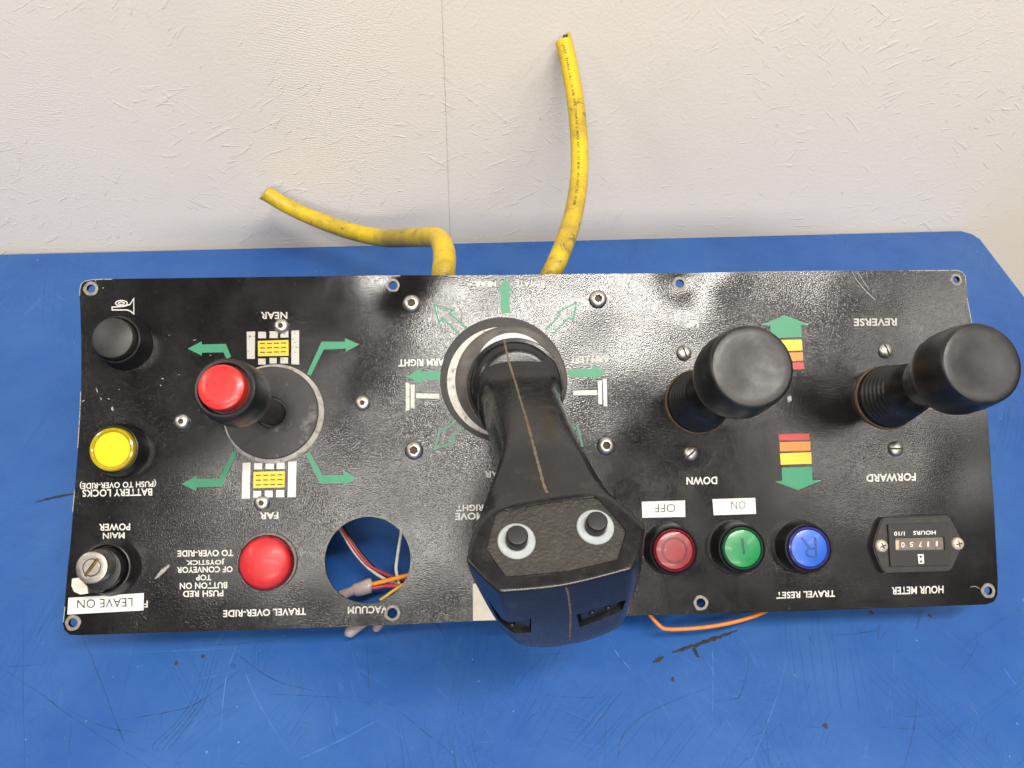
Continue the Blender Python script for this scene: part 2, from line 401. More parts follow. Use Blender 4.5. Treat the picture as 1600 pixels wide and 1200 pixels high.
dark6 = [(.6, [(610, 350), (520, 385), (420, 430), (360, 480), (335, 530), (330, 600)]), (.6, [(740, 230), (735, 300), (715, 370), (690, 385), (640, 392)]), (.5, [(1270, 330), (1255, 480), (1225, 600)]),
    (.55, [(980, 185), (1080, 180), (1160, 165)]), (.5, [(915, 470), (960, 472), (990, 462)]), (.4, [(295, 430), (292, 500), (288, 560)]), (.4, [(795, 450), (798, 520), (805, 600)]), (.4, [(1140, 470), (1220, 477), (1300, 478)]),
    (.5, [(310, 215), (345, 268), (360, 282)]), (.35, [(1180, 420), (1240, 440), (1330, 430)]), (.35, [(1390, 250), (1450, 190), (1560, 120)]), (.4, [(1400, 300), (1440, 240), (1470, 180)]), (.3, [(20, 250), (120, 245), (200, 240)]), (.3, [(0, 360), (200, 380), (400, 368)])]
light5 = [(.5, [(745, 120), (705, 250), (680, 520)]), (.4, [(740, 150), (800, 300), (900, 470)]), (.4, [(920, 500), (1050, 440), (1200, 360)]), (.35, [(400, 160), (650, 150), (740, 140)]), (.3, [(600, 250), (680, 230), (760, 210)])]
light6 = [(.6, [(300, 195), (335, 252), (375, 295)]), (.45, [(860, 250), (820, 400), (740, 600)]), (.45, [(625, 190), (628, 300), (626, 450)]), (.3, [(1410, 360), (1440, 410), (1475, 470)]), (.5, [(1525, 270), (1560, 322), (1600, 365)])]
for mat, z, sets in ((DSCR, 0.05, ((dark5, a5), (dark6, a6))), (LSCR, 0.09, ((light5, a5), (light6, a6)))):
    bm = bmesh.new()
    for items, f in sets:
        for w, pts in items: ribbon(bm, [f(*p) for p in pts], w * .72 * MM, z * MM, True, 0.45)
    o = obj('scratches', bm, mat, bench, smooth=False); o['kind'] = 'stuff'
for seg, w in (([(440, 270), (458, 262), (475, 253)], 2.2), ([(500, 240), (540, 228), (590, 210), (650, 190), (705, 172)], 2.4), ([(568, 222), (574, 238), (582, 256)], 2.4)):
    bm = bmesh.new(); ribbon(bm, [a6(*p) for p in seg], w * MM, 0.13 * MM, True, 0.45); obj('scuff_mark', bm, SMEAR, bench, smooth=False)
bm = bmesh.new(); ribbon(bm, [bpt(55, 785), bpt(85, 777), bpt(124, 771)], 1.9 * MM, 0.13 * MM, True, 0.3); obj('scuff_mark', bm, SMEAR, bench, smooth=False)
for (x, y, s) in ((1051, 1062, 5), (1290, 1134, 5), (317, 1026, 4), (275, 1036, 4), (1362, 957, 5), (1453, 962, 4)):
    c = Vector(bpt(x, y)); bm = bmesh.new()
    vs = [bm.verts.new((c.x + s * .3 * MM * random.uniform(.5, 1.1) * math.cos(k * .7), c.y + s * .3 * MM * random.uniform(.5, 1.2) * math.sin(k * .7), 0.13 * MM)) for k in range(9)]
    bm.faces.new(vs); obj('paint_chip', bm, plain('rusty_chip', (0.05, 0.035, 0.03), 0.8), bench, smooth=False)

wall = bpy.data.objects.new('wall', None); COL.objects.link(wall); wall.matrix_world = BM @ Matrix.Translation((0, 0.0035, 0))
wall['label'] = 'off-white textured wall of two painted boards behind the bench'; wall['category'] = 'wall'; wall['kind'] = 'structure'
sx = (BMI @ WD(697, 200, 0.585)).x
WALLM = wall_mat()
for x0, x1, dy in ((-1500, sx * 1000 - 0.07, 0), (sx * 1000 + 0.07, 900, 0.6)):
    bm = bmesh.new(); box(bm, ((x0 + x1) / 2, 8 + dy, 150), (x1 - x0, 16, 1500))
    bmesh.ops.bevel(bm, geom=[e for e in bm.edges], offset=0.0006, segments=2, affect='EDGES')
    obj('wall_board', bm, WALLM, wall)

# ------------------------------------------------------------------ control panel
panel = bpy.data.objects.new('control_panel', None); COL.objects.link(panel); panel.matrix_world = PANEL_M
panel['label'] = 'long black control panel with joysticks, lit buttons and upside-down lettering'; panel['category'] = 'control panel'
TH = 2.2
outline = [(124, 456), (126, 445), (132, 439), (145, 436.3), (340, 433.6), (620, 430), (760, 430), (900, 428), (1062, 427), (1224, 423.5), (1495, 421.8), (1504, 424), (1509, 432), (1510, 445),
    (1512.5, 470), (1517, 492), (1530, 570), (1543, 649), (1549, 735), (1553, 792), (1559, 905), (1558.5, 930), (1553, 940), (1541, 944.5), (1190, 957), (980, 962), (740, 970.3), (540, 979.5), (120, 992.5), (109, 991.5), (101, 985), (98, 974),
    (100, 955), (106, 887), (110.5, 845), (117, 763), (122, 700), (125.6, 640), (127, 590), (127, 530), (125, 475)]
bm = bmesh.new(); prism(bm, [P(*p) for p in outline], -TH, 0)
me = mesh_from(bm, 'panel_plate', False)
HOLES = [(142, 451, 6.5), (614, 446, 7), (1062, 443, 7), (1494, 437, 6), (114, 973, 6.5), (613, 958, 7.5), (1095, 942, 6.8), (1544, 923, 6.5)]
cut = bmesh.new()
def cyl(bm, c, r, z0, z1, seg=32):
    prism(bm, [(c.x + r * math.cos(2 * math.pi * k / seg), c.y + r * math.sin(2 * math.pi * k / seg)) for k in range(seg)], z0, z1)
for x, y, r in HOLES: cyl(cut, P(x, y), r * 0.335, -10, 10)
cyl(cut, P(574.6, 875), 21.9, -10, 10, 72)
me = boolean(me, cut)
dents = []
for x, y, amp, sg in ((614, 446, -1.7, 9), (1062, 443, -2.0, 9), (690, 437, .9, 10), (1130, 430, .9, 10), (643, 475, .35, 9), (934, 468, .35, 9), (647, 704, .35, 9), (946, 696, .35, 9), (1069, 552, -.6, 13), (1079, 708, -.6, 13), (1383, 548, -.5, 12), (1399, 701, -.5, 12), (440, 510, .2, 8), (567, 630, .2, 8), (1088, 630, .8, 24), (1385, 625, .7, 24), (575, 875, .5, 30), (790, 590, .5, 42)):
    c = P(x, y); dents.append((c.x, c.y, amp, sg))
PLATE = plate_mat(dents)
link('panel_plate', me, PLATE, panel)
for x, y, r in HOLES:
    R0 = r * 0.335; R1 = {614: 3.6, 613: 4.0, 1494: 3.3}.get(x, 3.9)
    hexy = lambda i, a: 1 + 0.022 * math.cos(6 * a) + 0.03 * math.sin(3 * a + x) + 0.02 * math.sin(5 * a + y)
    ri = R0 * 1.02
    obj('hole_rim', lathe([(R1, 0.03), (R1 * .97, 0.16), (ri * 1.05, 0.18), (ri, 0.05), (ri * .99, -1.6)], 28, lambda i, a: hexy(i, a) if i < 2 else 1), BARE, panel, P(x, y) * MM)

LAY = [0.10]
def flat(name, polys, mat, z=0.10, label=None):
    bm = bmesh.new()
    for pl in polys:
        f = bm.faces.new([bm.verts.new((P(*p).x * MM, P(*p).y * MM, z * MM)) for p in pl])
        f.normal_update()
        if f.normal.z < 0: f.normal_flip()
    bmesh.ops.triangulate(bm, faces=bm.faces[:])
    me = bpy.data.meshes.new(name); bm.to_mesh(me); bm.free()
    return link(name, me, mat, panel, None, label)
def stroke(name, runs, wpx, mat, z=0.10, closed=False, label=None):
    bm = bmesh.new()
    for pts in runs:
        q = [P(*p).to_2d() for p in pts]; n = len(q); w = wpx * 0.335; L = []
        for i in range(n):
            a = q[i - 1] if (i or closed) else q[i]; c = q[(i + 1) % n] if (i < n - 1 or closed) else q[i]
            d1 = (q[i] - a).normalized() if (q[i] - a).length > 1e-9 else (c - q[i]).normalized()
            d2 = (c - q[i]).normalized() if (c - q[i]).length > 1e-9 else d1
            t = (d1 + d2).normalized() if (d1 + d2).length > 1e-3 else d1
            nn = Vector((-t.y, t.x)); k = 1 / max(0.45, abs(nn.dot(Vector((-d1.y, d1.x)))))
            L.append([bm.verts.new(((q[i] + nn * s * w / 2 * k).x * MM, (q[i] + nn * s * w / 2 * k).y * MM, z * MM)) for s in (1, -1)])
        pr = list(zip(L, L[1:])) + ([(L[-1], L[0])] if closed else [])
        for a, b in pr:
            f = bm.faces.new((a[0], a[1], b[1], b[0])); f.normal_update()
            if f.normal.z < 0: f.normal_flip()
    me = bpy.data.meshes.new(name); bm.to_mesh(me); bm.free()
    return link(name, me, mat, panel, None, label)

def text_mesh(body, bold=0.0, spacing=1.0):
    cu = bpy.data.curves.new('txt', 'FONT'); cu.body = body; cu.offset = bold; cu.space_character = spacing
    cu.resolution_u = 3
    o = bpy.data.objects.new('txt', cu); COL.objects.link(o)
    dg = bpy.context.evaluated_depsgraph_get()
    me = bpy.data.meshes.new_from_object(o.evaluated_get(dg))
    bpy.data.objects.remove(o); bpy.data.curves.remove(cu)
    return me
def text(body, x0, x1, y0, y1, mat, parent=None, h=0.0, z=0.11, bold=0.022, slope=0.0, label=True, name='lettering', spacing=1.03):
    """upside-down print filling the photo box; slope = rise of the line to the right per px"""
    me = text_mesh(body, bold, spacing)
    xs = [v.co.x for v in me.vertices]; ys = [v.co.y for v in me.vertices]
    ax, bx, ay, by = min(xs), max(xs), min(ys), max(ys)
    if body.startswith('('): pass
    ym = (y0 + y1) / 2; s2 = slope * (x1 - x0) / 2
    # text runs right-to-left in the photo: its left end is x1
    TL_ = P(x1, y1 - s2, h); BL_ = P(x1, y0 - s2, h); TR_ = P(x0, y1 + s2, h)
    U = (TR_ - TL_); V = (TL_ - BL_)      # V points up the letters = towards the viewer
    o0 = BL_
    for v in me.vertices:
        u = (v.co.x - ax) / (bx - ax); w = (v.co.y - ay) / (by - ay)
        p = o0 + U * u + V * w
        v.co = (p.x * MM, p.y * MM, (h + z) * MM)
    bm = bmesh.new(); bm.from_mesh(me)
    bmesh.ops.recalc_face_normals(bm, faces=bm.faces[:])
    for f in bm.faces:
        f.normal_update()
        if f.normal.z < 0: f.normal_flip()
    bm.to_mesh(me); bm.free()
    me.materials.clear()
    o = link(name, me, mat, parent or panel, None, 'lettering reading "%s"' % body if label else None)
    return o

# printed words
T = [('NEAR', 407.5, 449, 487.5, 498.5, 0, PWORN), ('FAR', 406, 435, 800.5, 811, .02, PWHITE), ('TO OVER-RIDE', 277.4, 364.5, 859.4, 869.4, .015, PWHITE), ('JOYSTICK', 291, 351, 872.9, 882.4, .015, PWHITE),
     ('OF CONVEYOR', 276.4, 363.5, 885.2, 894.7, .015, PWHITE), ('TOP', 306.4, 330, 897.9, 906.9, .015, PWHITE), ('BUTTON ON', 281, 355, 909.9, 919.9, .02, PWHITE), ('PUSH RED', 286, 349, 922.4, 932.4, .02, PWHITE),
     ('TRAVEL OVER-RIDE', 348.7, 478, 951.5, 962.5, .03, PWHITE), ('VACUUM', 543.4, 605, 947, 958.6, .02, PWORN), ('(PUSH TO OVER-RIDE)', 124.7, 244, 750.5, 762.5, .03, PWHITE), ('BATTERY LOCKS', 128.7, 238, 764, 775.5, .02, PWHITE),
     ('POWER', 155, 203.5, 818, 829, .02, PWHITE), ('MAIN', 160.8, 195, 832, 842, .02, PWHITE), ('UP', 1071.5, 1091, 501, 512, .0, PWHITE), ('DOWN', 1072.5, 1120.5, 745, 757, .02, PWHITE),
     ('REVERSE', 1334, 1401, 497.5, 509, .01, PWORN), ('FORWARD', 1353.6, 1430.6, 740, 752, .03, PWHITE), ('HOUR METER', 1393, 1474, 916, 928, .03, PWHITE), ('TRAVEL RESET', 1213, 1304.6, 923.5, 934, .035, PWHITE),
     ('ROTATE', 805, 851, 438.7, 447.5, .02, PWORN), ('NEAR', 742, 775, 439.2, 448.2, .0, PWHITE), ('ARM RIGHT', 623, 694, 561, 572, .02, PWHITE), ('ARM LEFT', 891, 952, 556.5, 566.5, .03, PWORN),
     ('RIGHT', 713, 755, 788.5, 798.5, .02, PWHITE), ('MOVE', 711.5, 756, 801, 812, .02, PWHITE), ('FAR', 757, 787, 736, 746, .02, PWHITE), ('F', 225.5, 231, 938.5, 949, .0, PWHITE)]
for b, x0, x1, y0, y1, sl, mt in T: text(b, x0, x1, y0, y1, mt, slope=sl)

# arrows and pictograms
c3 = lambda L: [(270 + x / 3.636, 470 + y / 3.636) for x, y in L]
c5 = lambda L: [(600 + x / 4, 420 + y / 4) for x, y in L]
c7 = lambda L: [(980 + x / 3.75, 460 + y / 3.75) for x, y in L]
c1 = lambda L: [(80 + x / 4.615, 400 + y / 4.615) for x, y in L]
for L in ([(85, 272), (165, 230), (165, 248), (302, 245), (332, 318), (305, 330), (288, 293), (165, 295), (165, 312)], [(762, 415), (845, 232), (978, 232), (978, 212), (1058, 248), (983, 290), (983, 272), (858, 277), (782, 428)],
          [(52, 1040), (135, 995), (135, 1012), (265, 1010), (340, 852), (368, 856), (278, 1055), (135, 1058), (130, 1080)], [(758, 868), (775, 855), (850, 992), (970, 990), (970, 965), (1045, 1010), (975, 1048), (975, 1032), (835, 1038)]):
    flat('bent_arrow', [c3(L)], PGREEN)
rect = lambda a, b, c, d: [(a, b), (c, b), (c, d), (a, d)]
for bars, blocks, yel, slits, mt in (
    ([[(420, 176), (468, 174), (466, 330), (422, 330)], [(674, 170), (718, 168), (718, 362), (674, 360)]], [rect(485, 176, 530, 213), rect(550, 173, 597, 212), rect(612, 170, 657, 209), rect(485, 328, 528, 362), rect(550, 325, 590, 356), rect(612, 322, 655, 356)],
     [(483, 228), (657, 223), (658, 312), (485, 315)], (495, 243, 40, 25), PWORN),
    ([[(397, 922), (442, 918), (438, 1122), (392, 1124)], [(657, 915), (703, 912), (698, 1114), (652, 1116)]], [rect(462, 922, 508, 958), rect(527, 925, 575, 956), rect(590, 918, 635, 955), rect(458, 1080, 502, 1118), rect(523, 1078, 568, 1116), rect(587, 1075, 633, 1116)],
     [(460, 972), (637, 968), (634, 1060), (457, 1064)], (472, 992, 41, 27), PWHITE)):
    flat('conveyor_pictogram', [c3(p) for p in bars + blocks], mt)
    flat('conveyor_pictogram', [c3(yel)], PYEL)
    x0, y0, dx, dy = slits
    flat('conveyor_pictogram', [c3(rect(x0 + dx * i, y0 + dy * j - 3 - i, x0 + dx * i + 29, y0 + dy * j + 3 - i)) for i in range(4) for j in range(3)], PBLACK, 0.16)
for L in ([(730, 278), (730, 138), (708, 138), (757, 58), (805, 138), (785, 138), (788, 278)], [(140, 675), (232, 620), (232, 642), (380, 640), (380, 695), (232, 695), (232, 720)], [(1155, 628), (1305, 622), (1305, 600), (1390, 650), (1305, 697), (1305, 675), (1157, 682)]):
    flat('solid_arrow', [c5(L)], PGREEN)
for L in ([(470, 410), (365, 305), (345, 340), (312, 225), (438, 260), (408, 275), (515, 372)], [(1010, 380), (1100, 290), (1085, 270), (1203, 213), (1180, 320), (1155, 305), (1055, 408)],
          [(485, 922), (375, 1008), (352, 1000), (320, 1122), (438, 1085), (415, 1065), (525, 955)], [(1100, 900), (1188, 995), (1208, 982), (1240, 1105), (1130, 1075), (1150, 1050), (1050, 950)]):
    stroke('outlined_arrow', [c5(L)], 2.8, PGREEN)
flat('arm_pictogram', [c5(p) for p in ([(137, 712), (160, 712), (160, 880), (137, 888)], [(167, 725), (192, 725), (190, 872), (167, 872)], [(200, 778), (345, 782), (345, 812), (200, 808)])], PWORN)
flat('arm_pictogram', [c5(p) for p in ([(1337, 702), (1360, 700), (1363, 848), (1340, 845)], [(1367, 690), (1390, 688), (1395, 858), (1373, 855)], [(1183, 762), (1330, 758), (1333, 788), (1185, 790)])], PWHITE)
for nm, mt, L in (('speed_arrow', PGREEN, [(785, 180), (922, 123), (1062, 176), (1018, 178), (1020, 250), (840, 258), (838, 182)]), ('speed_bar', PYEL, [(845, 270), (1022, 265), (1026, 328), (848, 334)]), ('speed_bar', PORANGE, [(850, 345), (1027, 340), (1030, 387), (852, 393)]), ('speed_bar', PRED, [(854, 405), (1033, 400), (1035, 438), (856, 443)]),
               ('speed_bar', PRED, [(888, 820), (1066, 815), (1068, 852), (890, 856)]), ('speed_bar', PORANGE, [(893, 866), (1072, 862), (1074, 914), (895, 920)]), ('speed_bar', PYEL, [(895, 932), (1077, 925), (1080, 992), (900, 998)]), ('speed_arrow', PGREEN, [(905, 1015), (1082, 1010), (1085, 1090), (1135, 1090), (1000, 1147), (868, 1098), (908, 1092)])):
    flat(nm, [c7(L)], mt)
loop = [(507 + 42 * math.cos(a) + (18 if math.cos(a) > 0 else -18) * 0, 341 + 20 * math.sin(a)) for a in [R_(15 * k) for k in range(24)]]
inner = [(507 + 22 * math.cos(a), 341 + 9 * math.sin(a)) for a in [R_(30 * k) for k in range(12)]]
stroke('horn_symbol', [c1([(596, 306), (596, 418), (572, 398), (548, 389), (440, 389), (440, 368), (468, 368), (530, 362), (568, 350)])], 1.7, PWHITE, closed=True)
stroke('horn_symbol', [c1(loop)], 1.7, PWHITE, 0.16, True); stroke('horn_symbol', [c1(inner)], 1.5, PWHITE, 0.16, True)
# chips and scratches in the paint
chips = []
for x, y, l, w, an in ((330, 970, 45, 9, 70), (360, 1032, 22, 9, 70), (440, 1100, 36, 22, 80), (415, 1030, 20, 10, 10), (805, 884, 22, 9, 10), (790, 932, 14, 10, 60), (852, 572, 10, 6, 0), (1148, 716, 14, 6, 20), (1036, 606, 30, 5, -15), (232, 1045, 28, 6, -30), (375, 230, 16, 8, -30), (320, 178, 14, 8, 70), (490, 962, 12, 5, 0), (920, 855, 12, 5, 0)):
    cx, cy = c1([(x, y)])[0]; l /= 4.6; w /= 4.6; a = R_(an)
    pl = []
    for k in range(8):
        t = k * math.pi / 4; rr = random.uniform(.65, 1.1)
        u, v = l / 2 * math.cos(t) * rr, w / 2 * math.sin(t) * rr
        pl.append((cx + u * math.cos(a) - v * math.sin(a), cy + u * math.sin(a) + v * math.cos(a)))
    chips.append(pl)
chips.append([(241, 905), (252, 890), (264, 882), (265, 885), (256, 895), (246, 903)])
chips.append([(1230, 620), (1236, 618), (1237, 626), (1231, 629)])
flat('paint_chips', chips, SCRATCH, 0.09)['kind'] = 'stuff'
stroke('paint_scratch', [[(1331, 424), (1338, 437), (1346, 447), (1356, 458), (1367, 468)]], 0.9, SCRATCH, 0.09)
stroke('paint_scratch', [[(1340, 424), (1349, 440), (1358, 452)]], 0.7, SCRATCH, 0.09)
stroke('paint_scratch', [[(1516, 917), (1524, 916), (1531, 920)]], 0.8, SCRATCH, 0.09)

# bare edges where the paint has chipped
for L in ([(124.6, 462), (125, 452), (127, 444), (132, 439.5), (145, 436.9), (175, 436.3)], [(1420, 423), (1494, 422.5), (1503, 424.6), (1508.3, 432), (1509.3, 446)], [(1511, 466), (1516, 492), (1520, 514)], [(126.2, 612), (125, 645), (121.5, 700)], [(116.8, 766), (113.5, 800)], [(101.5, 948), (99, 972)], [(560, 432.3), (590, 431.8), (625, 431)], [(700, 431), (745, 431)]):
    stroke('chipped_edge', [L], 1.3, SCRATCH, 0.09)

# label tapes
def sticker(corners, body, box_, label, slope=0.0, ink=INK, bold=0.0):
    bm = bmesh.new(); pts = [P(*c) for c in corners]
    if body is None: pass
    prism(bm, pts[::-1], 0.06, 0.32)
    o = obj('label_tape', bm, STICK if body else CREAMTAPE, panel, None, label, smooth=False)
    if body: text(body, *box_, ink, parent=o, z=0.36, bold=bold, slope=slope)
    return o
sticker([(107.5, 934), (225, 926.5), (224.5, 953.5), (105.7, 960)], 'LEAVE ON', (121, 207.5, 935.5, 949), 'white tape label reading LEAVE ON', .04)
sticker([(1002.5, 784), (1070, 782), (1070.6, 807.5), (1003.5, 809)], 'OFF', (1022.7, 1055, 787.5, 800.5), 'white tape label reading OFF', .02, GREYINK)
sticker([(1113, 780), (1179.6, 778), (1181, 802.7), (1115, 805)], 'ON', (1142, 1164.5, 783, 795.3), 'white tape label reading ON', .02, GREYINK)
sticker([(739, 912), (905, 908), (905, 965), (739, 969.8)], None, None, 'cream paper label under the grip')

# screws
HEX = lambda i, a: (1 / math.cos(((a + 0.3) % (math.pi / 3)) - math.pi / 6) * 0.93) if 4 <= i <= 6 else 1
def button_head(r, hexed):
    prof = [(r, 0), (r, .18 * r), (.86 * r, .42 * r), (.62 * r, .58 * r), (.46 * r, .60 * r), (.41 * r, .56 * r), (.40 * r, .22 * r)]
    if not hexed: prof = [(a * (0.78 if k >= 4 else 1), z) for k, (a, z) in enumerate(prof)]
    return mesh_from(lathe(prof, 36, HEX if hexed else None), 'screw'), mesh_from(lathe([(prof[-1][0] * 1.12, .22 * r), (0, .2 * r)], 18), 'socket')
def screw(px, py, meshes, rz=0, tilt=(0, 0), sub='socket', submat=SOCK, mat=STEEL, parent=None, h=0.0):
    o = link('screw', meshes[0], mat, parent or panel, P(px, py, h) * MM); o.rotation_euler = (tilt[0], tilt[1], rz)
    if len(meshes) > 1: link(sub, meshes[1], submat, o)
    return o
big = button_head(4.9, True); small = button_head(4.0, False)
for k, (x, y) in enumerate(((643.5, 475), (934, 468), (647, 704), (946.5, 696.5))): screw(x, y, big, k * 0.5)
for x, y in ((440, 510), (285, 659), (567, 630), (410, 786)): screw(x, y, small)
def dome_head(r, kind):
    bm = lathe([(r, 0), (r, .12 * r), (.93 * r, .32 * r), (.72 * r, .50 * r), (.4 * r, .61 * r), (0, .65 * r), ], 36)
    bmesh.ops.contextual_create(bm, geom=[e for e in bm.edges if e.is_boundary])
    me = mesh_from(bm, 'screw', False); cut = bmesh.new(); sb = bmesh.new()
    if kind == 'slot':
        box(cut, (0, 0, .6 * r), (2.3 * r, .24 * r, .6 * r)); box(sb, (0, 0, .275 * r), (1.86 * r, .235 * r, .06 * r))
    else:
        n = bmesh.new()
        pts = [(.12, .12), (.12, .55), (-.12, .55), (-.12, .12), (-.55, .12), (-.55, -.12), (-.12, -.12), (-.12, -.55), (.12, -.55), (.12, -.12), (.55, -.12), (.55, .12)]
        n.free(); prism(cut, [(a * r, b * r) for a, b in pts], .25 * r, 2 * r)
        prism(sb, [(a * r * .99, b * r * .99) for a, b in pts], .24 * r, .27 * r)
    me = resmooth(boolean(me, cut), 40); me.name = 'screw'
    return me, mesh_from(sb, 'slot', False)
slot = dome_head(4.1, 'slot')
SLOTM = plain('grimy_slot', (0.10, 0.075, 0.045), 0.7, metal=0.3, var=0.4, vscale=900)
for x, y, a in ((1068.5, 552, 105), (1079, 708.5, 40), (1383, 548.5, 108), (1399, 701.5, -2)): screw(x, y, slot, R_(a), sub='slot', submat=SLOTM)

# push buttons
def button(px, py, htop, bez, capparts, label, bezmat=BLK):
    c = P(px, py, htop); c = Vector((c.x, c.y, 0))
    b = obj('push_button', lathe(bez, 64), bezmat, panel, c * MM, label)
    outs = []
    for nm, prof, mt in capparts: outs.append(obj(nm, lathe(prof, 56), mt, b))
    bm = bmesh.new(); box(bm, (0, 0, -13), (24, 24, 22)); obj('contact_block', bm, BLKMATTE, b, smooth=False)
    return b, c
bz = [(14.0, 0), (14.0, 1.2), (13.6, 3), (12.7, 8.5), (12.2, 9.6), (11.6, 9.9), (11.2, 9.4), (11.0, 6), (0, 6)]
button(175, 528, 17, [(14.0, 0), (14.0, 1.0), (13.4, 2.0), (12.6, 11), (12.1, 12.4), (11.5, 12.8), (10.9, 12.4), (10.8, 8), (0, 8)], [('cap', [(10.3, 8), (10.4, 15.7), (10.0, 16.6), (9.3, 17), (0, 17.2)], CAPBLK)], 'tall black horn push button')
button(174, 702, 12, bz, [('lens', [(11.0, 6), (11.1, 10.8), (10.6, 11.9), (9.8, 12.1), (9.0, 11.6), (8.75, 11.0)], YELRIM), ('diffuser', [(8.8, 10.9), (8.6, 11.3), (0, 11.5)], YELLENS)], 'yellow battery lock push button')
def lit(px, py, rim, face, label):
    return button(px, py, 11.2, bz, [('lens_rim', [(10.9, 6), (11.0, 10.2), (10.6, 11.1), (10.1, 11.3), (9.7, 10.8), (9.5, 10.2)], rim), ('lens', [(9.5, 10.1), (9.3, 10.7), (7.5, 11.15), (4, 11.45), (0, 11.55)], face)], label)
br, cr = lit(1054, 860, PINKRIM, PINKLENS, 'red off push button marked O')
bg, cg = lit(1161, 857, GREENRIM, GREENLENS, 'green on push button marked with a bar')
bb, cb = lit(1265, 856.5, BLUERIM, BLUELENS, 'blue reset push button marked R')
def onlens(b, c, runs, w, mat, closed=False):
    bm = bmesh.new()
    for pts in runs:
        n = len(pts); q = [Vector(p) for p in pts]; L = []
        for i in range(n):
            a = q[i - 1] if (i or closed) else q[i]; d = q[(i + 1) % n] if (i < n - 1 or closed) else q[i]
            t = (d - a).normalized(); nn = Vector((-t.y, t.x))
            row = []
            for s in (1, -1):
                p = q[i] + nn * s * w / 2; rr = p.length
                row.append(bm.verts.new((p.x * MM, p.y * MM, (11.58 - .0052 * rr * rr - (0.012 * max(0, rr - 4)) + .1) * MM)))
            L.append(row)
        for a, d in list(zip(L, L[1:])) + ([(L[-1], L[0])] if closed else []):
            f = bm.faces.new((a[0], a[1], d[1], d[0])); f.normal_update()
            if f.normal.z < 0: f.normal_flip()
    me = bpy.data.meshes.new('symbol'); bm.to_mesh(me); bm.free(); link('symbol', me, mat, b)
RMK = plain('dark_red_symbol', (0.15, 0.022, 0.028), 0.4, var=0.3, vscale=300)
GMK = plain('dark_green_symbol', (0.010, 0.075, 0.035), 0.4, var=0.3, vscale=300)
BMK = plain('dark_blue_symbol', (0.018, 0.055, 0.22), 0.4, var=0.3, vscale=300)
onlens(br, cr, [[(6.2 * math.cos(R_(15 * k)), 6.2 * math.sin(R_(15 * k))) for k in range(24)]], 1.3, RMK, True)
onlens(bg, cg, [[(-.3, 5.2), (-.15, 2.5), (.1, 0), (.3, -3)]], 1.3, GMK)
onlens(bb, cb, [[(3.2, 5.4), (3.2, 2), (3.2, -1.5), (3.2, -4.6)], [(3.2, -4.4), (0, -4.4), (-1.8, -3.4), (-2, -1.6), (-.8, -.3), (3.2, -.2)], [(.2, -.2), (-1.8, 2.5), (-3.8, 5.4)]], 1.1, BMK)

# red dome indicator
c = P(415, 879.5, 5); c.z = 0
ind = obj('indicator_lamp', lathe([(14.7, 0), (14.7, 1.6), (14.2, 2.2), (13.6, 2.2), (13.4, 1.0)], 120, lambda i, a: 1 + (0.012 if int(a / (2 * math.pi) * 120) % 2 else 0) if i < 2 else 1), BARE, panel, c * MM, 'red domed indicator lamp')
obj('lens_rim', lathe([(13.9, 1.8), (13.9, 4.2), (13.3, 5.6), (12.4, 6.2)], 64), REDLENSRIM, ind)
obj('lens', lathe([(12.6, 6.0), (12.2, 7.0), (11.2, 7.9), (8, 8.9), (4.5, 9.4), (0, 9.6)], 64), REDLENS, ind)

# key switch
c = P(142.7, 892.5, 23); c.z = 0
key = obj('key_switch', lathe([(14.3, 0), (14.3, .8), (13.8, 1.4), (12.6, 7.5), (12.2, 8.4), (11.6, 8.6), (11.0, 8.0), (10.8, 5), (0, 5)], 64), BLK, panel, c * MM, 'chrome key switch in a black round bezel')
bm = bmesh.new(); prism(bm, [(-9.7, -3.6), (-5.7, -7.8), (-5.0, -11.1), (0.5, -10.9), (3, -9), (0, 0), (-10, -1)], 6, 13.6); obj('knob_lever', bm, BLK, key, smooth=False)
obj('knob', lathe([(10.2, 5), (10.2, 13.2), (9.8, 13.9), (9.0, 14.1), (0, 14.1)], 56), BLK, key)
bm = bmesh.new()
prism(bm, [(-12.9, -4.0), (-13.0, -7.5), (-11.6, -10.2), (-8.6, -11.6), (-5.0, -11.2), (-5.6, -7.8), (-9.6, -3.6)], 11.6, 14.4)
bmesh.ops.rotate(bm, cent=(0, 0, 0), matrix=Matrix.Rotation(R_(0), 3, 'Z'), verts=bm.verts[:])
obj('pointer', bm, plain('ivory_pointer', (0.68, 0.63, 0.52), 0.5), key, smooth=False)
barrel = mesh_from(lathe([(7.9, 14.1), (7.9, 22.2), (7.5, 22.9), (7.0, 23.1), (4.4, 23.0), (4.2, 23.25), (3.9, 23.4), (0, 23.4)], 56), 'barrel')
bar = lathe([(7.7, 13.9), (7.7, 22.2), (7.3, 22.9), (6.8, 23.1), (4.3, 23.0), (4.1, 22.6), (3.9, 23.1), (3.6, 23.3), (0, 23.3)], 56)
bmesh.ops.contextual_create(bar, geom=[e for e in bar.edges if e.is_boundary])
bpy.data.meshes.remove(barrel)
bmesh.ops.recalc_face_normals(bar, faces=bar.faces[:]); bme = bpy.data.meshes.new('barrel'); bar.to_mesh(bme); bar.free()
cut = bmesh.new(); box(cut, (0, 0, 23), (1.7, 9.6, 3.4), Matrix.Rotation(R_(-35), 4, 'Z'))
bme = resmooth(boolean(bme, cut), 30); bme.name = 'barrel'; bme.transform(Matrix.Translation((0, 1.7 * MM, 0)))
link('barrel', bme, plain('brushed_nickel', (0.40, 0.375, 0.335), 0.42, metal=1.0, var=0.15, vscale=500, bump=0.00003, bscale=1500), key)
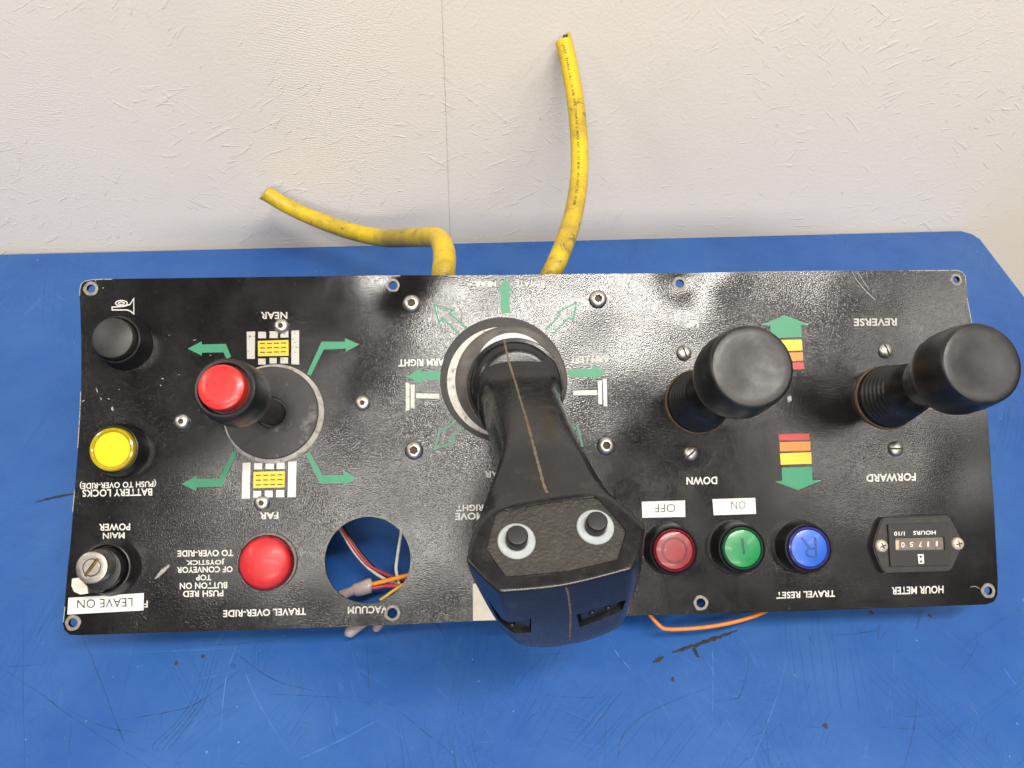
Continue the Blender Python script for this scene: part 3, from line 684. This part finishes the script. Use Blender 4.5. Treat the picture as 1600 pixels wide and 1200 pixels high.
bm = bmesh.new(); box(bm, (0, 0, 21.45), (1.65, 9.5, .3), Matrix.Translation((0, 1.7 * MM, 0)) @ Matrix.Rotation(R_(-35), 4, 'Z')); obj('keyway', bm, plain('brass_keyway', (0.17, 0.11, 0.035), 0.55, metal=0.5, var=0.4, vscale=900), key, smooth=False)
bm = bmesh.new(); box(bm, (0, 0, -13), (24, 24, 22)); obj('contact_block', bm, BLKMATTE, key, smooth=False)

# hour meter
hm = lambda L: [(1360 + x / 10, 790 + y / 10) for x, y in L]
HB = 4.2
def inset_prism(bm, top_px, h, grow):
    tp = [P(*p, h) for p in top_px]; cen = sum(tp, Vector()) / len(tp)
    base = [cen + (q - cen) * grow for q in tp]
    n = len(tp)
    lo = [bm.verts.new((q.x * MM, q.y * MM, 0.05 * MM)) for q in base]; hi = [bm.verts.new((q.x * MM, q.y * MM, h * MM)) for q in tp]
    bm.faces.new(hi); bm.faces.new(lo[::-1])
    for i in range(n): j = (i + 1) % n; bm.faces.new((lo[i], lo[j], hi[j], hi[i]))
bm = bmesh.new()
oct_ = hm([(215, 190), (1195, 152), (1255, 205), (1395, 470), (1415, 580), (1395, 730), (1280, 985), (1225, 1020), (245, 1052), (180, 990), (75, 740), (50, 620), (85, 470), (165, 240)])
inset_prism(bm, oct_, HB, 1.03)
bmesh.ops.recalc_face_normals(bm, faces=bm.faces[:])
bmesh.ops.bevel(bm, geom=[e for e in bm.edges if all(v.co.z > .003 for v in e.verts)], offset=0.0005, segments=2, affect='EDGES')
meter = obj('hour_meter', bm, plain('dusty_black_meter', (0.024, 0.021, 0.018), 0.52, var=0.2, vscale=250, dirt=(0.08, 0.062, 0.04, 1), dirt_amt=(0.55, 0.85)), panel, None, 'black hour meter with small number wheels')
FT = 5.6
face = bmesh.new(); prism(face, [P(*p, FT) for p in hm([(278, 298), (1226, 272), (1250, 930), (318, 950)])], HB - 1.0, FT)
fme = mesh_from(face, 'face', False)
cut = bmesh.new(); prism(cut, [P(*p, FT) for p in hm([(378, 505), (1155, 488), (1168, 690), (385, 703)])], HB - .5, FT + 3)
fme = boolean(fme, cut)
fo = link('face', fme, plain('black_meter_face', (0.016, 0.0155, 0.015), 0.45, var=0.15, vscale=600, bump=0.00005), meter)
WH = HB - 0.3
wpoly = [P(*p, WH) for p in hm([(380, 508), (1150, 492), (1160, 690), (388, 702)])]
bm = bmesh.new(); prism(bm, wpoly, HB + .02, HB + .25); obj('number_wheels', bm, plain('taupe_number_wheels', (0.165, 0.125, 0.10), 0.5, var=0.2, vscale=500), meter, smooth=False)
bm = bmesh.new(); prism(bm, [P(*p, HB) for p in hm([(386, 545), (440, 543), (442, 686), (390, 688)])], HB + .1, HB + .36); obj('tenths_wheel', bm, plain('cream_wheel', (0.50, 0.40, 0.30), 0.5), meter, smooth=False)
for ch, xa, xb, ya, yb in (('1', 1018, 1044, 556, 632), ('1', 884, 910, 562, 640), ('7', 748, 800, 562, 640), ('5', 608, 665, 568, 645), ('0', 476, 530, 570, 655)):
    (p0, p1) = hm([(xa, ya), (xb, yb)]); text(ch, p0[0], p1[0], p0[1], p1[1], WHITEP, parent=meter, h=HB, z=.36, bold=.012, label=False, name='digit')
for w, xa, xb, ya, yb in (('HOURS', 668, 1020, 392, 455), ('1/10', 370, 535, 405, 470)):
    (p0, p1) = hm([(xa, ya), (xb, yb)]); text(w, p0[0], p1[0], p0[1], p1[1], WHITEP, parent=meter, h=FT, z=.06, bold=.02, slope=.02)
def hpoly(polys, z, mat, nm='hourglass_symbol'):
    bm = bmesh.new()
    for pl in polys:
        f = bm.faces.new([bm.verts.new((P(*p, FT).x * MM, P(*p, FT).y * MM, z * MM)) for p in hm(pl)]); f.normal_update()
        if f.normal.z < 0: f.normal_flip()
    me = bpy.data.meshes.new(nm); bm.to_mesh(me); bm.free(); link(nm, me, mat, meter)
hpoly([[(738, 762), (830, 758), (840, 905), (755, 910)]], FT + .05, WHITEP)
hpoly([[(758, 783), (812, 780), (787, 832)], [(788, 840), (818, 888), (770, 891)]], FT + .10, PBLACK)
ph = dome_head(3.3, 'cross')
screw(1377, 853, ph, R_(20), mat=CREAM, sub='slot', submat=SLOTM, parent=meter, h=HB); screw(1495.5, 849.5, ph, R_(10), mat=CREAM, sub='slot', submat=SLOTM, parent=meter, h=HB)

# knob joysticks with rubber bellows
def axis_matrix(base, top):
    d = (top - base).normalized()
    return d.to_track_quat('Z', 'Y').to_matrix().to_4x4()
def knob_stick(bx, by, tx, ty, ht, label):
    base = P(bx, by); top = P(tx, ty, ht); L = (top - base).length
    M = axis_matrix(base, top)
    j = obj('joystick', lathe([(17.6, -.2), (17.6, 1.0), (17.2, 1.6), (16.6, 1.7), (0, 1.7)], 56), BROWN, panel, base * MM, label)
    prof = [(16.6, 1.0), (17.0, 3.0), (16.6, 5.0)]
    z = 5.0; r = 16.4
    for k in range(6):
        prof += [(r, z + .4), (r - 2.2, z + 1.2), (r - 2.3, z + 1.9), (r - .25, z + 2.8)]; z += 3.2; r -= .55
    prof += [(12.4, z + 1), (11.4, z + 4), (10.4, z + 8), (9.8, L - 36)]
    # bellows leans progressively from the plate normal to the stick axis
    bm = lathe(prof, 56)
    d = (top - base).normalized()
    for v in bm.verts:
        zz = v.co.z * 1000; t = min(1, zz / 30.0); v.co.x += d.x / d.z * v.co.z * (0.35 + .65 * t) ; v.co.y += d.y / d.z * v.co.z * (.35 + .65 * t)
    obj('bellows', bm, RUBBER, j, angle=60)
    obj('collar', lathe([(9.0, L - 46), (12.6, L - 43), (13.6, L - 38), (14.4, L - 33), (15.0, L - 28)], 56, M=M), RUBBER, j)
    obj('knob', lathe([(10, L - 30), (14.5, L - 29), (17.6, L - 27), (19.4, L - 24), (20.1, L - 20), (20.0, L - 14), (19.5, L - 7), (18.9, L - 2.2), (18.6, L - .9), (18.0, L - .15), (17.1, L + .1), (14, L + .15), (9, L - .35), (4, L - .8), (0, L - .9)], 72, M=M), RUBBERK, j, angle=60)
    bm = bmesh.new(); box(bm, (0, 0, -44), (46, 46, 82)); obj('gimbal_housing', bm, BLKMATTE, j, smooth=False)
m = NT('worn_black_knob')
wr = m.math('MAXIMUM', m.math('MULTIPLY', m.ramp(m.noise(55, 6, 0.65), 0.50, 0.74), 0.8), m.ramp(m.noise(120, 6, 0.75, m.vmap((1, 3, 1), (0, 0, .6)), 0.8), 0.64, 0.72))
m.set(Base_Color=m.mix(wr, (0.0085, 0.0082, 0.008, 1), (0.042, 0.039, 0.036, 1)), Roughness=m.ramp(m.noise(90, 4), 0.3, 0.7, 0.33, 0.50), Normal=m.bump(m.noise(400, 3), 0.00006))
RUBBERK = m.m
knob_stick(1089, 628, 1175, 572, 84, 'up and down joystick with black mushroom knob')
knob_stick(1384, 621, 1534.5, 567, 82, 'reverse and forward joystick with black mushroom knob')

# conveyor joystick
cb_ = P(428, 646)
cj = obj('joystick', lathe([(26.0, .05), (26.0, .5), (25.2, .75), (21, .75)], 72), plain('grey_worn_ring', (0.36, 0.335, 0.30), 0.7, var=0.2, vscale=300, dirt=(0.12, 0.11, 0.10, 1), dirt_amt=(0.50, 0.65)), panel, cb_ * MM, 'short joystick with a red button in its knob')
M0 = Matrix.Translation((-.9 * MM, .4 * MM, 0))
obj('slide_disc', lathe([(24.2, .8), (24.2, 1.7), (23.8, 2.0), (14, 2.25), (8.6, 2.4), (8.0, 2.2), (7.8, 1.0), (0, 1.0)], 72, M=M0), DISC, cj)
top = P(350, 607, 78); M = axis_matrix(cb_, top); L = (top - cb_).length
obj('shaft', lathe([(6.6, 1), (6.6, L - 26), (8.4, L - 25), (8.4, L - 20)], 40, M=M), BLK, cj)
obj('knob', lathe([(7, L - 24.5), (12.0, L - 24), (13.8, L - 22.5), (14.6, L - 19.5), (14.5, L - 14), (14.0, L - 6), (13.6, L - 2), (13.1, L - .5), (12.3, L), (11.4, L - .1), (10.9, L - .8), (10.7, L - 3), (0, L - 3)], 64, M=M), BLK, cj)
obj('thumb_button', lathe([(9.8, L - 3), (9.75, L + 3.4), (9.6, L + 3.9), (9.2, L + 4.2), (6, L + 4.5), (0, L + 4.6)], 64, M=M), REDCAP, cj)
bm = bmesh.new(); box(bm, (0, 0, -42), (50, 50, 80)); obj('gimbal_housing', bm, BLKMATTE, cj, smooth=False)
halo = lathe([(31.5, .04), (0, .045)], 64); 
for v in halo.verts: pass
bmc = bmesh.new()

# big pistol-grip joystick
g0 = P(792, 594)
bmc.free(); halo.free()
def disc_part(name, px, py, r, z, mat, parent, org, z1=None):
    c = P(px, py); d = c - org
    return obj(name, lathe([(r, z), (r * .985, z + .05), (0, z + .05)], 72, M=Matrix.Translation((d.x * MM, d.y * MM, 0))), mat, parent)
grip = obj('joystick', lathe([(33.6, .05), (33.4, .11), (0, .11)], 96, M=Matrix.Translation(((P(786, 592) - g0).x * MM, (P(786, 592) - g0).y * MM, 0))), SCUFF, panel, g0 * MM, 'large black pistol-grip joystick with two thumb buttons')
disc_part('worn_ring', 785.5, 596, 29.6, .3, WORN, grip, g0)
d = P(799, 595) - g0
obj('slide_dome', lathe([(30.0, .2), (29.7, 1.2), (28, 2.8), (24, 5.0), (20, 6.4), (16, 7.0), (0, 7.0)], 84, M=Matrix.Translation((d.x * MM, d.y * MM, 0))), DOME, grip, angle=60)
d = P(801, 577, 7.5) - g0
obj('white_collar', lathe([(19.3, 6.6), (19.3, 8.2), (18.6, 8.6), (0, 8.6)], 64, M=Matrix.Translation((d.x * MM, d.y * MM, 0))), WHITEP, grip)
fl = P(805, 604, 14)
Mf = Matrix.Translation(((fl - g0).x * MM, (fl - g0).y * MM, 0)) @ Matrix.Translation((0, 0, 14 * MM)) @ Matrix.Rotation(R_(7), 4, 'X') @ Matrix.Translation((0, 0, -14 * MM))
flange_o = obj('flange', lathe([(15, 9), (23.8, 9.4), (25.0, 10.2), (25.3, 12.5), (24.8, 14.0), (23.2, 14.4), (22.9, 15.0), (22.7, 16.6), (22.0, 19.0), (20.4, 21.2), (18.2, 22.4), (16.5, 22.8), (0, 22.8)], 80, M=Mf), GRIPM, grip, angle=40)

def stem(h, hw, hd, db=0, n=16, e=4.2):
    cx, cy = 25.3 + .055 * (h - 14), 48 - .54 * (h - 14)
    o = P(736, 770, h); cx += o.x; cy += o.y + db / 2; hd += db / 2
    out = []
    for k in range(n):
        a = math.pi / 2 - 2 * math.pi * k / n
        ca, sa = math.cos(a), math.sin(a)
        q = (abs(ca) ** e + abs(sa) ** e) ** (-1 / e)
        out.append(Vector((cx + hw * ca * q, cy + hd * sa * q, h)))
    return out
lipz = lambda y: 120 + (y - 772) / 148 * 17
Lp = [(861, 772), (895, 769), (928, 763), (962, 778), (1009, 823), (1002, 862), (989, 891), (938, 905), (884, 918), (830, 924), (780, 927), (752, 903), (728, 876), (741, 815), (777, 788), (820, 780)]
Pl = [(858, 785), (895, 780), (933, 776), (955, 800), (979, 829), (973, 852), (965, 875), (927, 884), (889, 893), (838, 898), (790, 902), (775, 881), (760, 860), (767, 830), (777, 799), (818, 792)]
Wp = [(848, 706, 106), (880, 704, 106), (910, 714, 106), (948, 768, 110), (1007, 838, 116), (1003, 905, 112), (970, 982, 96), (932, 1000, 92), (889, 1010, 90), (850, 1016, 90), (812, 1010, 90), (780, 985, 96), (733, 893, 114), (741, 820, 115), (764, 772, 110), (806, 718, 106)]
ringL = [P(x, y, lipz(y)) for x, y in Lp]
ringLo = []
cenL = sum(ringL, Vector()) / 16
ringL2 = [cenL + (v - cenL) * 0.955 + Vector((0, 0, 1.0)) for v in ringL]
ringPlip = [P(x, y, lipz(y) + 1.0) for x, y in Pl]
ringPl = [P(x, y, lipz(y) - 1.0) for x, y in Pl]
cenP = sum(ringPl, Vector()) / 16
ringW = [P(*p) for p in Wp]
ringW = [w for w in ringW]
ringM = []
for i, (a, b) in enumerate(zip(ringW, ringL)):
    m_ = a.lerp(b, 0.5); 
    front = 5 <= i <= 11
    if front: m_ = a.lerp(b, 0.55) + Vector((0, -1.6, 1.0))
    ringM.append(m_)
cW = sum(ringW, Vector()) / 16
ringU = [(w.lerp(Vector((cW.x, cW.y, w.z)), .12) + Vector((0, 0, -5))) for w in ringW]
st3 = stem(100, 18.4, 18.8)
st4 = stem(97, 18.4, 18.8)
for i in range(16):
    if i in (0, 1, 2, 14, 15): ringU[i] = st3[i].lerp(ringW[i], .25)
    elif i in (3, 13): ringU[i] = st4[i].lerp(ringW[i], .22)
    elif i in (4, 12): ringU[i] = st4[i].lerp(ringW[i], .45)
rings = [stem(15, 22.0, 18, 9), stem(22.7, 21.8, 18, 8.5), stem(24.0, 20.2, 17.6, 5), stem(27.5, 18.9, 17.4, 2), stem(34, 18.3, 17.6), stem(44, 18.2, 18.0), stem(64, 18.1, 18.6), stem(84, 18.1, 18.8), stem(92, 18.2, 18.8), ringU, ringW, ringM, ringL, ringL2, ringPlip, ringPl]
bm = bmesh.new()
vr = [[bm.verts.new((v - g0) * MM) for v in r] for r in rings]
cl = bm.edges.layers.float.new('crease_edge')
for a, b in zip(vr, vr[1:]):
    for k in range(16): bm.faces.new((a[k], a[(k + 1) % 16], b[(k + 1) % 16], b[k]))
bm.faces.new(vr[0]); bm.faces.new(vr[-1][::-1])
bmesh.ops.recalc_face_normals(bm, faces=bm.faces[:])
def crease(ring, val, idx=range(16)):
    for k in idx:
        e = bm.edges.get((ring[k], ring[(k + 1) % 16]))
        if e: e[cl] = val
crease(vr[12], .6); crease(vr[10], .45, range(4, 12)); crease(vr[14], .9); crease(vr[15], 1); crease(vr[13], .3)
for i in (4, 6, 10, 12):        # hard corners of the head
    for ra, rb in zip(vr[10:13], vr[11:14]):
        e = bm.edges.get((ra[i], rb[i])); e[cl] = .55
for i in (2, 4, 6, 10, 12, 14):
    for ra, rb in zip(vr[14:15], vr[15:16]):
        e = bm.edges.get((ra[i], rb[i])); e[cl] = .9
me = bpy.data.meshes.new('grip_shell'); bm.to_mesh(me); bm.free()
tmp = bpy.data.objects.new('tmp', me); COL.objects.link(tmp); md = tmp.modifiers.new('s', 'SUBSURF'); md.levels = 3; md.render_levels = 3
dg = bpy.context.evaluated_depsgraph_get(); sm = bpy.data.meshes.new_from_object(tmp.evaluated_get(dg)); bpy.data.objects.remove(tmp)
sm.name = 'grip_shell'
def bvh_of(me): return BVHTree.FromPolygons([v.co.copy() for v in me.vertices], [tuple(p.vertices) for p in me.polygons])
G = bvh_of(sm); OG = CAM_C - g0 * MM
def hit(px, py, lift=0.2):
    d = ray(px, py).normalized(); p, n, _, _ = G.ray_cast(OG, d)
    if p is None: return None, None
    if n.dot(d) > 0: n = -n
    return p + n * lift * MM, n
# finger slots cut into the nose
def slot_cut(pts):
    hs = [hit(*p, 0) for p in pts]; good = [h for h in hs if h[0] is not None]
    nrm = sum((h[1] for h in good), Vector()).normalized(); mid = sum((h[0] for h in good), Vector()) / len(good)
    for k, h in enumerate(hs):
        if h[0] is None:
            d = ray(*pts[k]).normalized(); t = (mid - OG).dot(nrm) / d.dot(nrm); hs[k] = (OG + d * t, nrm)
    c = bmesh.new(); n = len(pts)
    hi = [c.verts.new(h[0] + nrm * 6 * MM) for h in hs]; lo = [c.verts.new(h[0] - nrm * 3.2 * MM) for h in hs]
    c.faces.new(hi); c.faces.new(lo[::-1])
    for i in range(n): j = (i + 1) % n; c.faces.new((lo[i], lo[j], hi[j], hi[i]))
    return c
slots = [[(757, 944), (785, 967), (830, 966), (830, 988), (802, 989), (778, 974)], [(901, 960), (978, 937), (972, 954), (905, 980)]]
sm2 = sm
for sl in slots: sm2 = boolean(sm2, slot_cut(sl))
link('grip_shell', resmooth(sm2, 42), GRIPM, grip)
for sl in slots:                    # dark rocker set back in each slot
    hs = [h for h in (hit(*p, 0) for p in sl) if h[0] is not None]
    nrm = sum((h[1] for h in hs), Vector()).normalized(); mid = sum((h[0] for h in hs), Vector()) / len(hs)
    bm = bmesh.new(); pts3 = []
    for p in sl:
        d_ = ray(*p).normalized(); t_ = (mid - OG).dot(nrm) / d_.dot(nrm); pts3.append(mid + (OG + d_ * t_ - mid) * .86)
    hi = [bm.verts.new(p - nrm * 1.3 * MM) for p in pts3]; lo = [bm.verts.new(p - nrm * 4 * MM) for p in pts3]
    bm.faces.new(hi); bm.faces.new(lo[::-1]); n_ = len(hi)
    for i in range(n_): j = (i + 1) % n_; bm.faces.new((lo[i], lo[j], hi[j], hi[i]))
    bmesh.ops.recalc_face_normals(bm, faces=bm.faces[:])
    bmesh.ops.bevel(bm, geom=[e for e in bm.edges if all(v in hi for v in e.verts)], offset=.0007, segments=3, profile=.5, affect='EDGES')
    for k_ in (-1, 1):
        c_ = mid - nrm * 1.3 * MM + Vector((1.0, .25, 0)).normalized() * k_ * 3.2 * MM
        bmesh.ops.create_uvsphere(bm, u_segments=14, v_segments=8, radius=.0012, matrix=Matrix.Translation(c_))
    obj('rocker_switch', bm, BLK, grip)
# recessed thumb plate follows the pocket floor
bm = bmesh.new(); nrmP = (ringPl[4] - ringPl[12]).cross(ringPl[0] - ringPl[8]).normalized()
if nrmP.z < 0: nrmP = -nrmP
top = [bm.verts.new((cenP + (v - cenP) * .995 + nrmP * .5 - g0) * MM) for v in ringPl]; lo = [bm.verts.new((cenP + (v - cenP) * .995 - nrmP * .4 - g0) * MM) for v in ringPl]
bm.faces.new(top); bm.faces.new(lo[::-1])
for i in range(16): j = (i + 1) % 16; bm.faces.new((lo[i], lo[j], top[j], top[i]))
obj('thumb_plate', bm, GRIPPLATE, grip, smooth=False)
Q = nrmP.to_track_quat('Z', 'Y').to_matrix().to_4x4()
def on_plate(px, py):
    d = ray(px, py); o = CAM_C * 1000; q = cenP + nrmP * .5
    s = (q - o).dot(nrmP) / d.dot(nrmP); return o + d * s
for px, py in ((807, 846), (930, 824)):
    p = on_plate(px, py) - g0
    Mb = Matrix.Translation(p * MM) @ Q
    w = obj('thumb_switch', lathe([(6.9, 0), (6.9, .5), (6.5, .9), (4.4, 1.0), (3.9, .6), (0, .6)], 48, M=Mb), GREYWASH, grip)
    obj('cap', lathe([(3.9, .5), (3.9, 5.2), (3.6, 5.8), (3.0, 6.0), (0, 5.7)], 40, M=Mb), BLKMATTE, w)
FB = bvh_of(flange_o.data)
def hit2(px, py):
    d = ray(px, py).normalized(); best = None
    for T_ in (G, FB):
        p, n, _, dist = T_.ray_cast(OG, d)
        if p is not None and (best is None or dist < best[2]): best = (p, n if n.dot(d) < 0 else -n, dist)
    return best
def seam(pts, w):
    bm = bmesh.new(); L = []
    q = catmull([Vector((a, b, 0)) for a, b in pts], 8)
    fine = [h for h in (hit2(v.x, v.y) for v in q) if h]
    fine = [(p + n * .14 * MM, n) for p, n, _ in fine]
    for i, (p, n) in enumerate(fine):
        t = (fine[min(len(fine) - 1, i + 1)][0] - fine[max(0, i - 1)][0]).normalized(); s = t.cross(n).normalized() * w / 2 * MM * random.uniform(.75, 1.15)
        L.append((bm.verts.new(p + s), bm.verts.new(p - s)))
    for a, b in zip(L, L[1:]): bm.faces.new((a[0], a[1], b[1], b[0]))
    obj('seam', bm, SEAM, grip, smooth=False)
seam([(788, 532), (792, 552), (798, 575), (806, 600), (814, 628), (821, 650), (827, 672), (833, 694), (838, 714), (844, 736), (849, 756), (855, 771)], 1.1)
seam([(884, 917), (887, 925), (889, 938), (891, 955), (891, 970), (890.5, 985), (890, 1000)], .8)
bm = bmesh.new(); box(bm, (0, 0, -46), (58, 58, 86)); obj('gimbal_housing', bm, BLKMATTE, grip, smooth=False)

# ------------------------------------------------------------------ cables and wires
YEL = cable_mat()
def cable(name, pts, rads, label, cut, n=12):
    bm, fr, rings = tube(pts, rads, 20, None, True, n, cut)
    o = obj(name, bm, YEL, None, None, label, angle=60); o['category'] = 'cable'; o['group'] = 'yellow cables behind the panel'
    return o, fr
c1_, f1 = cable('yellow_cable', [WD(686, 500, .47), WD(690, 462, .458), WD(693, 425, .452), WD(694, 395, .470), WD(683, 372, .497), WD(650, 371, .530), WD(600, 372, .572), WD(550, 362, .592), WD(500, 345, .602), WD(455, 325, .604), WD(413, 301, .598)],
                [.0065, .0065, .0067, .0067, .0064, .0062, .0063, .0061, .0059, .0057, .0056], 'yellow cable bent sharply left over the bench edge', Vector((-1.0, 0.2, .3)))
c2_, f2 = cable('yellow_cable', [WD(826, 492, .48), WD(846, 455, .462), WD(866, 418, .452), WD(885, 372, .464), WD(898, 325, .485), WD(905, 275, .504), WD(905, 225, .518), WD(900, 165, .529), WD(890, 105, .536), WD(880, 62, .538)],
                [.0057] * 10, 'yellow cable with dark print standing up against the wall', Vector((.75, .85, -.3)))
# cut end of the upright cable: hollow jacket with conductors
c, t, u, w, r_ = f2[-1]
tocam = (CW - c).normalized()
em = (t + Vector((-.9, 0, .1)) * 0).normalized()
DK = plain('dark_filler', (0.05, 0.045, 0.04), 0.8)
nrm = Vector((0, 0, 0))
cutv = Vector((.75, .85, -.3))
def endp(an, k): 
    off = (u * math.cos(an) + w * math.sin(an)) * r_ * k
    return c + off + t * off.dot(cutv) + t * .0002
bm = bmesh.new(); bm.faces.new([bm.verts.new(endp(2 * math.pi * k / 20, .68)) for k in range(20)]); obj('filler', bm, DK, c2_, smooth=False)
for k in range(4):
    an = k * math.pi / 2 + .4; pc = c + (u * math.cos(an) + w * math.sin(an)) * r_ * .34; off = pc - c; pc = pc + t * off.dot(cutv)
    bm = bmesh.new()
    bm, _, _ = tube([pc - t * .002, pc + t * .0004, pc + t * .0012], .0011, 10, bm, True, 2); obj('conductor', bm, plain('conductor_end', random.choice([(0.5, 0.45, 0.4), (0.03, 0.03, 0.03), (0.35, 0.2, 0.12)]), 0.5), c2_)
# print along the upright cable
ink = bmesh.new()
bodytxt = '600V  E54864 (UL) 18 AWG TYPE STOOW 90 C WATER RES. P-123 MSHA -40C 600V (UL) 18 AWG'
cum = [0]
for a, b in zip(f2, f2[1:]): cum.append(cum[-1] + (b[0] - a[0]).length)
def along(s):
    s = max(0, min(cum[-1] - 1e-6, s))
    i = max(k for k in range(len(cum) - 1) if cum[k] <= s); k = (s - cum[i]) / (cum[i + 1] - cum[i])
    return f2[i][0].lerp(f2[i + 1][0], k), f2[i][1].lerp(f2[i + 1][1], k).normalized()
s = cum[-1] - .006; hgt = .0021
cache = {}
for ch in bodytxt:
    if ch != ' ':
        if ch not in cache: cache[ch] = text_mesh(ch, 0.015)
        me_ = cache[ch]; cc, tt = along(s)
        n = (CW - cc); n = (n - tt * n.dot(tt)).normalized()
        side = tt.cross(n).normalized()
        n = (n + side * (-.12)).normalized(); side = tt.cross(n).normalized()
        vm = [ink.verts.new(cc + n * (r_ + .00012) + (-tt) * (v.co.x * hgt * .95) + (-side if False else side) * (v.co.y - .35) * hgt) for v in me_.vertices]
        for pl in me_.polygons:
            try: ink.faces.new([vm[k] for k in pl.vertices])
            except ValueError: pass
    s -= .00165
    if s < .06: break
obj('lettering', ink, plain('cable_ink', (0.10, 0.08, 0.02), 0.6, var=0.5, vscale=300), c2_, smooth=False)

def wire(name, pts, r, col, label, cat='wire', group=None, rough=.4):
    bm, fr, _ = tube(pts, r, 10, None, True, 8)
    o = obj(name, bm, plain(name + '_sleeve', col, rough, var=.12, vscale=400), None, None, label, angle=60); o['category'] = cat
    if group: o['group'] = group
    return o, fr
wire('orange_wire', [WZ(1000, 940, .018), WZ(1008, 950, .018), WZ(1018, 964, .016), WZ(1031, 978, .014), WZ(1043, 983, .013), WZ(1080, 982, .013), WZ(1125, 976.5, .015), WZ(1165, 967, .016), WZ(1192, 957, .017), WZ(1215, 944, .018)], .00105, (0.80, 0.22, 0.02), 'orange wire looping out under the front edge of the panel')
h5 = lambda x, y, z: WZ(500 + x / 7.5, 790 + y / 7.5, z)
GW = 'loose wires seen through the round hole'
wire('white_wire', [h5(200, 200, .030), h5(265, 320, .026), h5(400, 540, .020), h5(560, 720, .017), h5(740, 850, .016), h5(930, 925, .018), h5(1100, 980, .022)], .0009, (0.62, 0.60, 0.56), 'white wire curving down beside the red one inside the round hole', group=GW)
wire('red_wire', [h5(200, 190, .033), h5(265, 290, .029), h5(400, 500, .023), h5(560, 690, .019), h5(760, 800, .018), h5(900, 850, .019), h5(1100, 900, .023)], .0009, (0.42, 0.035, 0.04), 'red wire curving diagonally across the round hole', group=GW)
wire('black_wire', [h5(215, 180, .031), h5(290, 290, .027), h5(430, 500, .021), h5(590, 690, .016), h5(760, 830, .014), h5(900, 880, .015), h5(1100, 930, .019)], .0011, (0.012, 0.012, 0.012), 'black wire lying behind the red wire in the round hole', group=GW)
wire('white_wire', [h5(960, 240, .032), h5(945, 350, .028), h5(915, 540, .024), h5(893, 700, .022), h5(893, 760, .021), h5(910, 850, .020), h5(935, 960, .019)], .0009, (0.60, 0.60, 0.58), 'straight white wire at the right side of the round hole', group=GW)
wire('orange_wire', [h5(560, 925, .021), h5(640, 915, .022), h5(800, 875, .024), h5(1000, 825, .027), h5(1120, 795, .028)], .0012, (0.80, 0.27, 0.02), 'orange wire running into the clear connector in the hole', group=GW)
wire('red_wire', [h5(570, 970, .019), h5(640, 960, .019), h5(760, 940, .019), h5(880, 940, .021), h5(1090, 960, .023)], .0011, (0.55, 0.05, 0.06), 'short red wire below the orange one, running into the connector', group=GW)
wire('yellow_wire', [h5(700, 1110, .020), h5(760, 1070, .020), h5(850, 1005, .022), h5(980, 920, .026)], .0008, (0.75, 0.5, 0.04), 'thin yellow wire at the bottom rim of the round hole', group=GW)
def translucent():
    m = NT('milky_nylon')
    m.set(Base_Color=m.mix(m.ramp(m.noise(90, 3), .35, .7), (0.62, 0.52, 0.47, 1), (0.46, 0.36, 0.36, 1)), Roughness=.28, Transmission_Weight=.25, Subsurface_Weight=.2, Normal=m.bump(m.noise(120, 3), .0006))
    m.b.inputs['Subsurface Scale'].default_value = .003
    return m.m
NY = translucent()
def connector(pts, rads, label):
    bm, _, _ = tube(pts, rads, 14, None, True, 6)
    o = obj('wire_connector', bm, NY, None, None, label, angle=50); o['category'] = 'connector'; o['group'] = 'clear wire connectors under the panel'
connector([h5(600, 935, .020), h5(575, 940, .020), h5(480, 975, .019), h5(410, 990, .018), h5(380, 1000, .018), h5(300, 1030, .017), h5(200, 1070, .016)], [.0034, .0040, .0037, .0034, .0025, .0026, .0026], 'milky wire connector inside the round hole')
connector([WZ(585, 964, .017), WZ(570, 972, .016), WZ(556, 982, .012), WZ(546, 988, .010), WZ(541, 991, .009)], [.0024, .0024, .0025, .0029, .0016], 'longer milky connector tip poking out under the VACUUM lettering')
connector([WZ(596, 966, .017), WZ(592, 975, .015), WZ(588, 981, .013), WZ(585, 984, .012)], [.0024, .0024, .0022, .0014], 'stubby milky connector tip poking out below the bottom hole')
print('objects', len(bpy.data.objects))
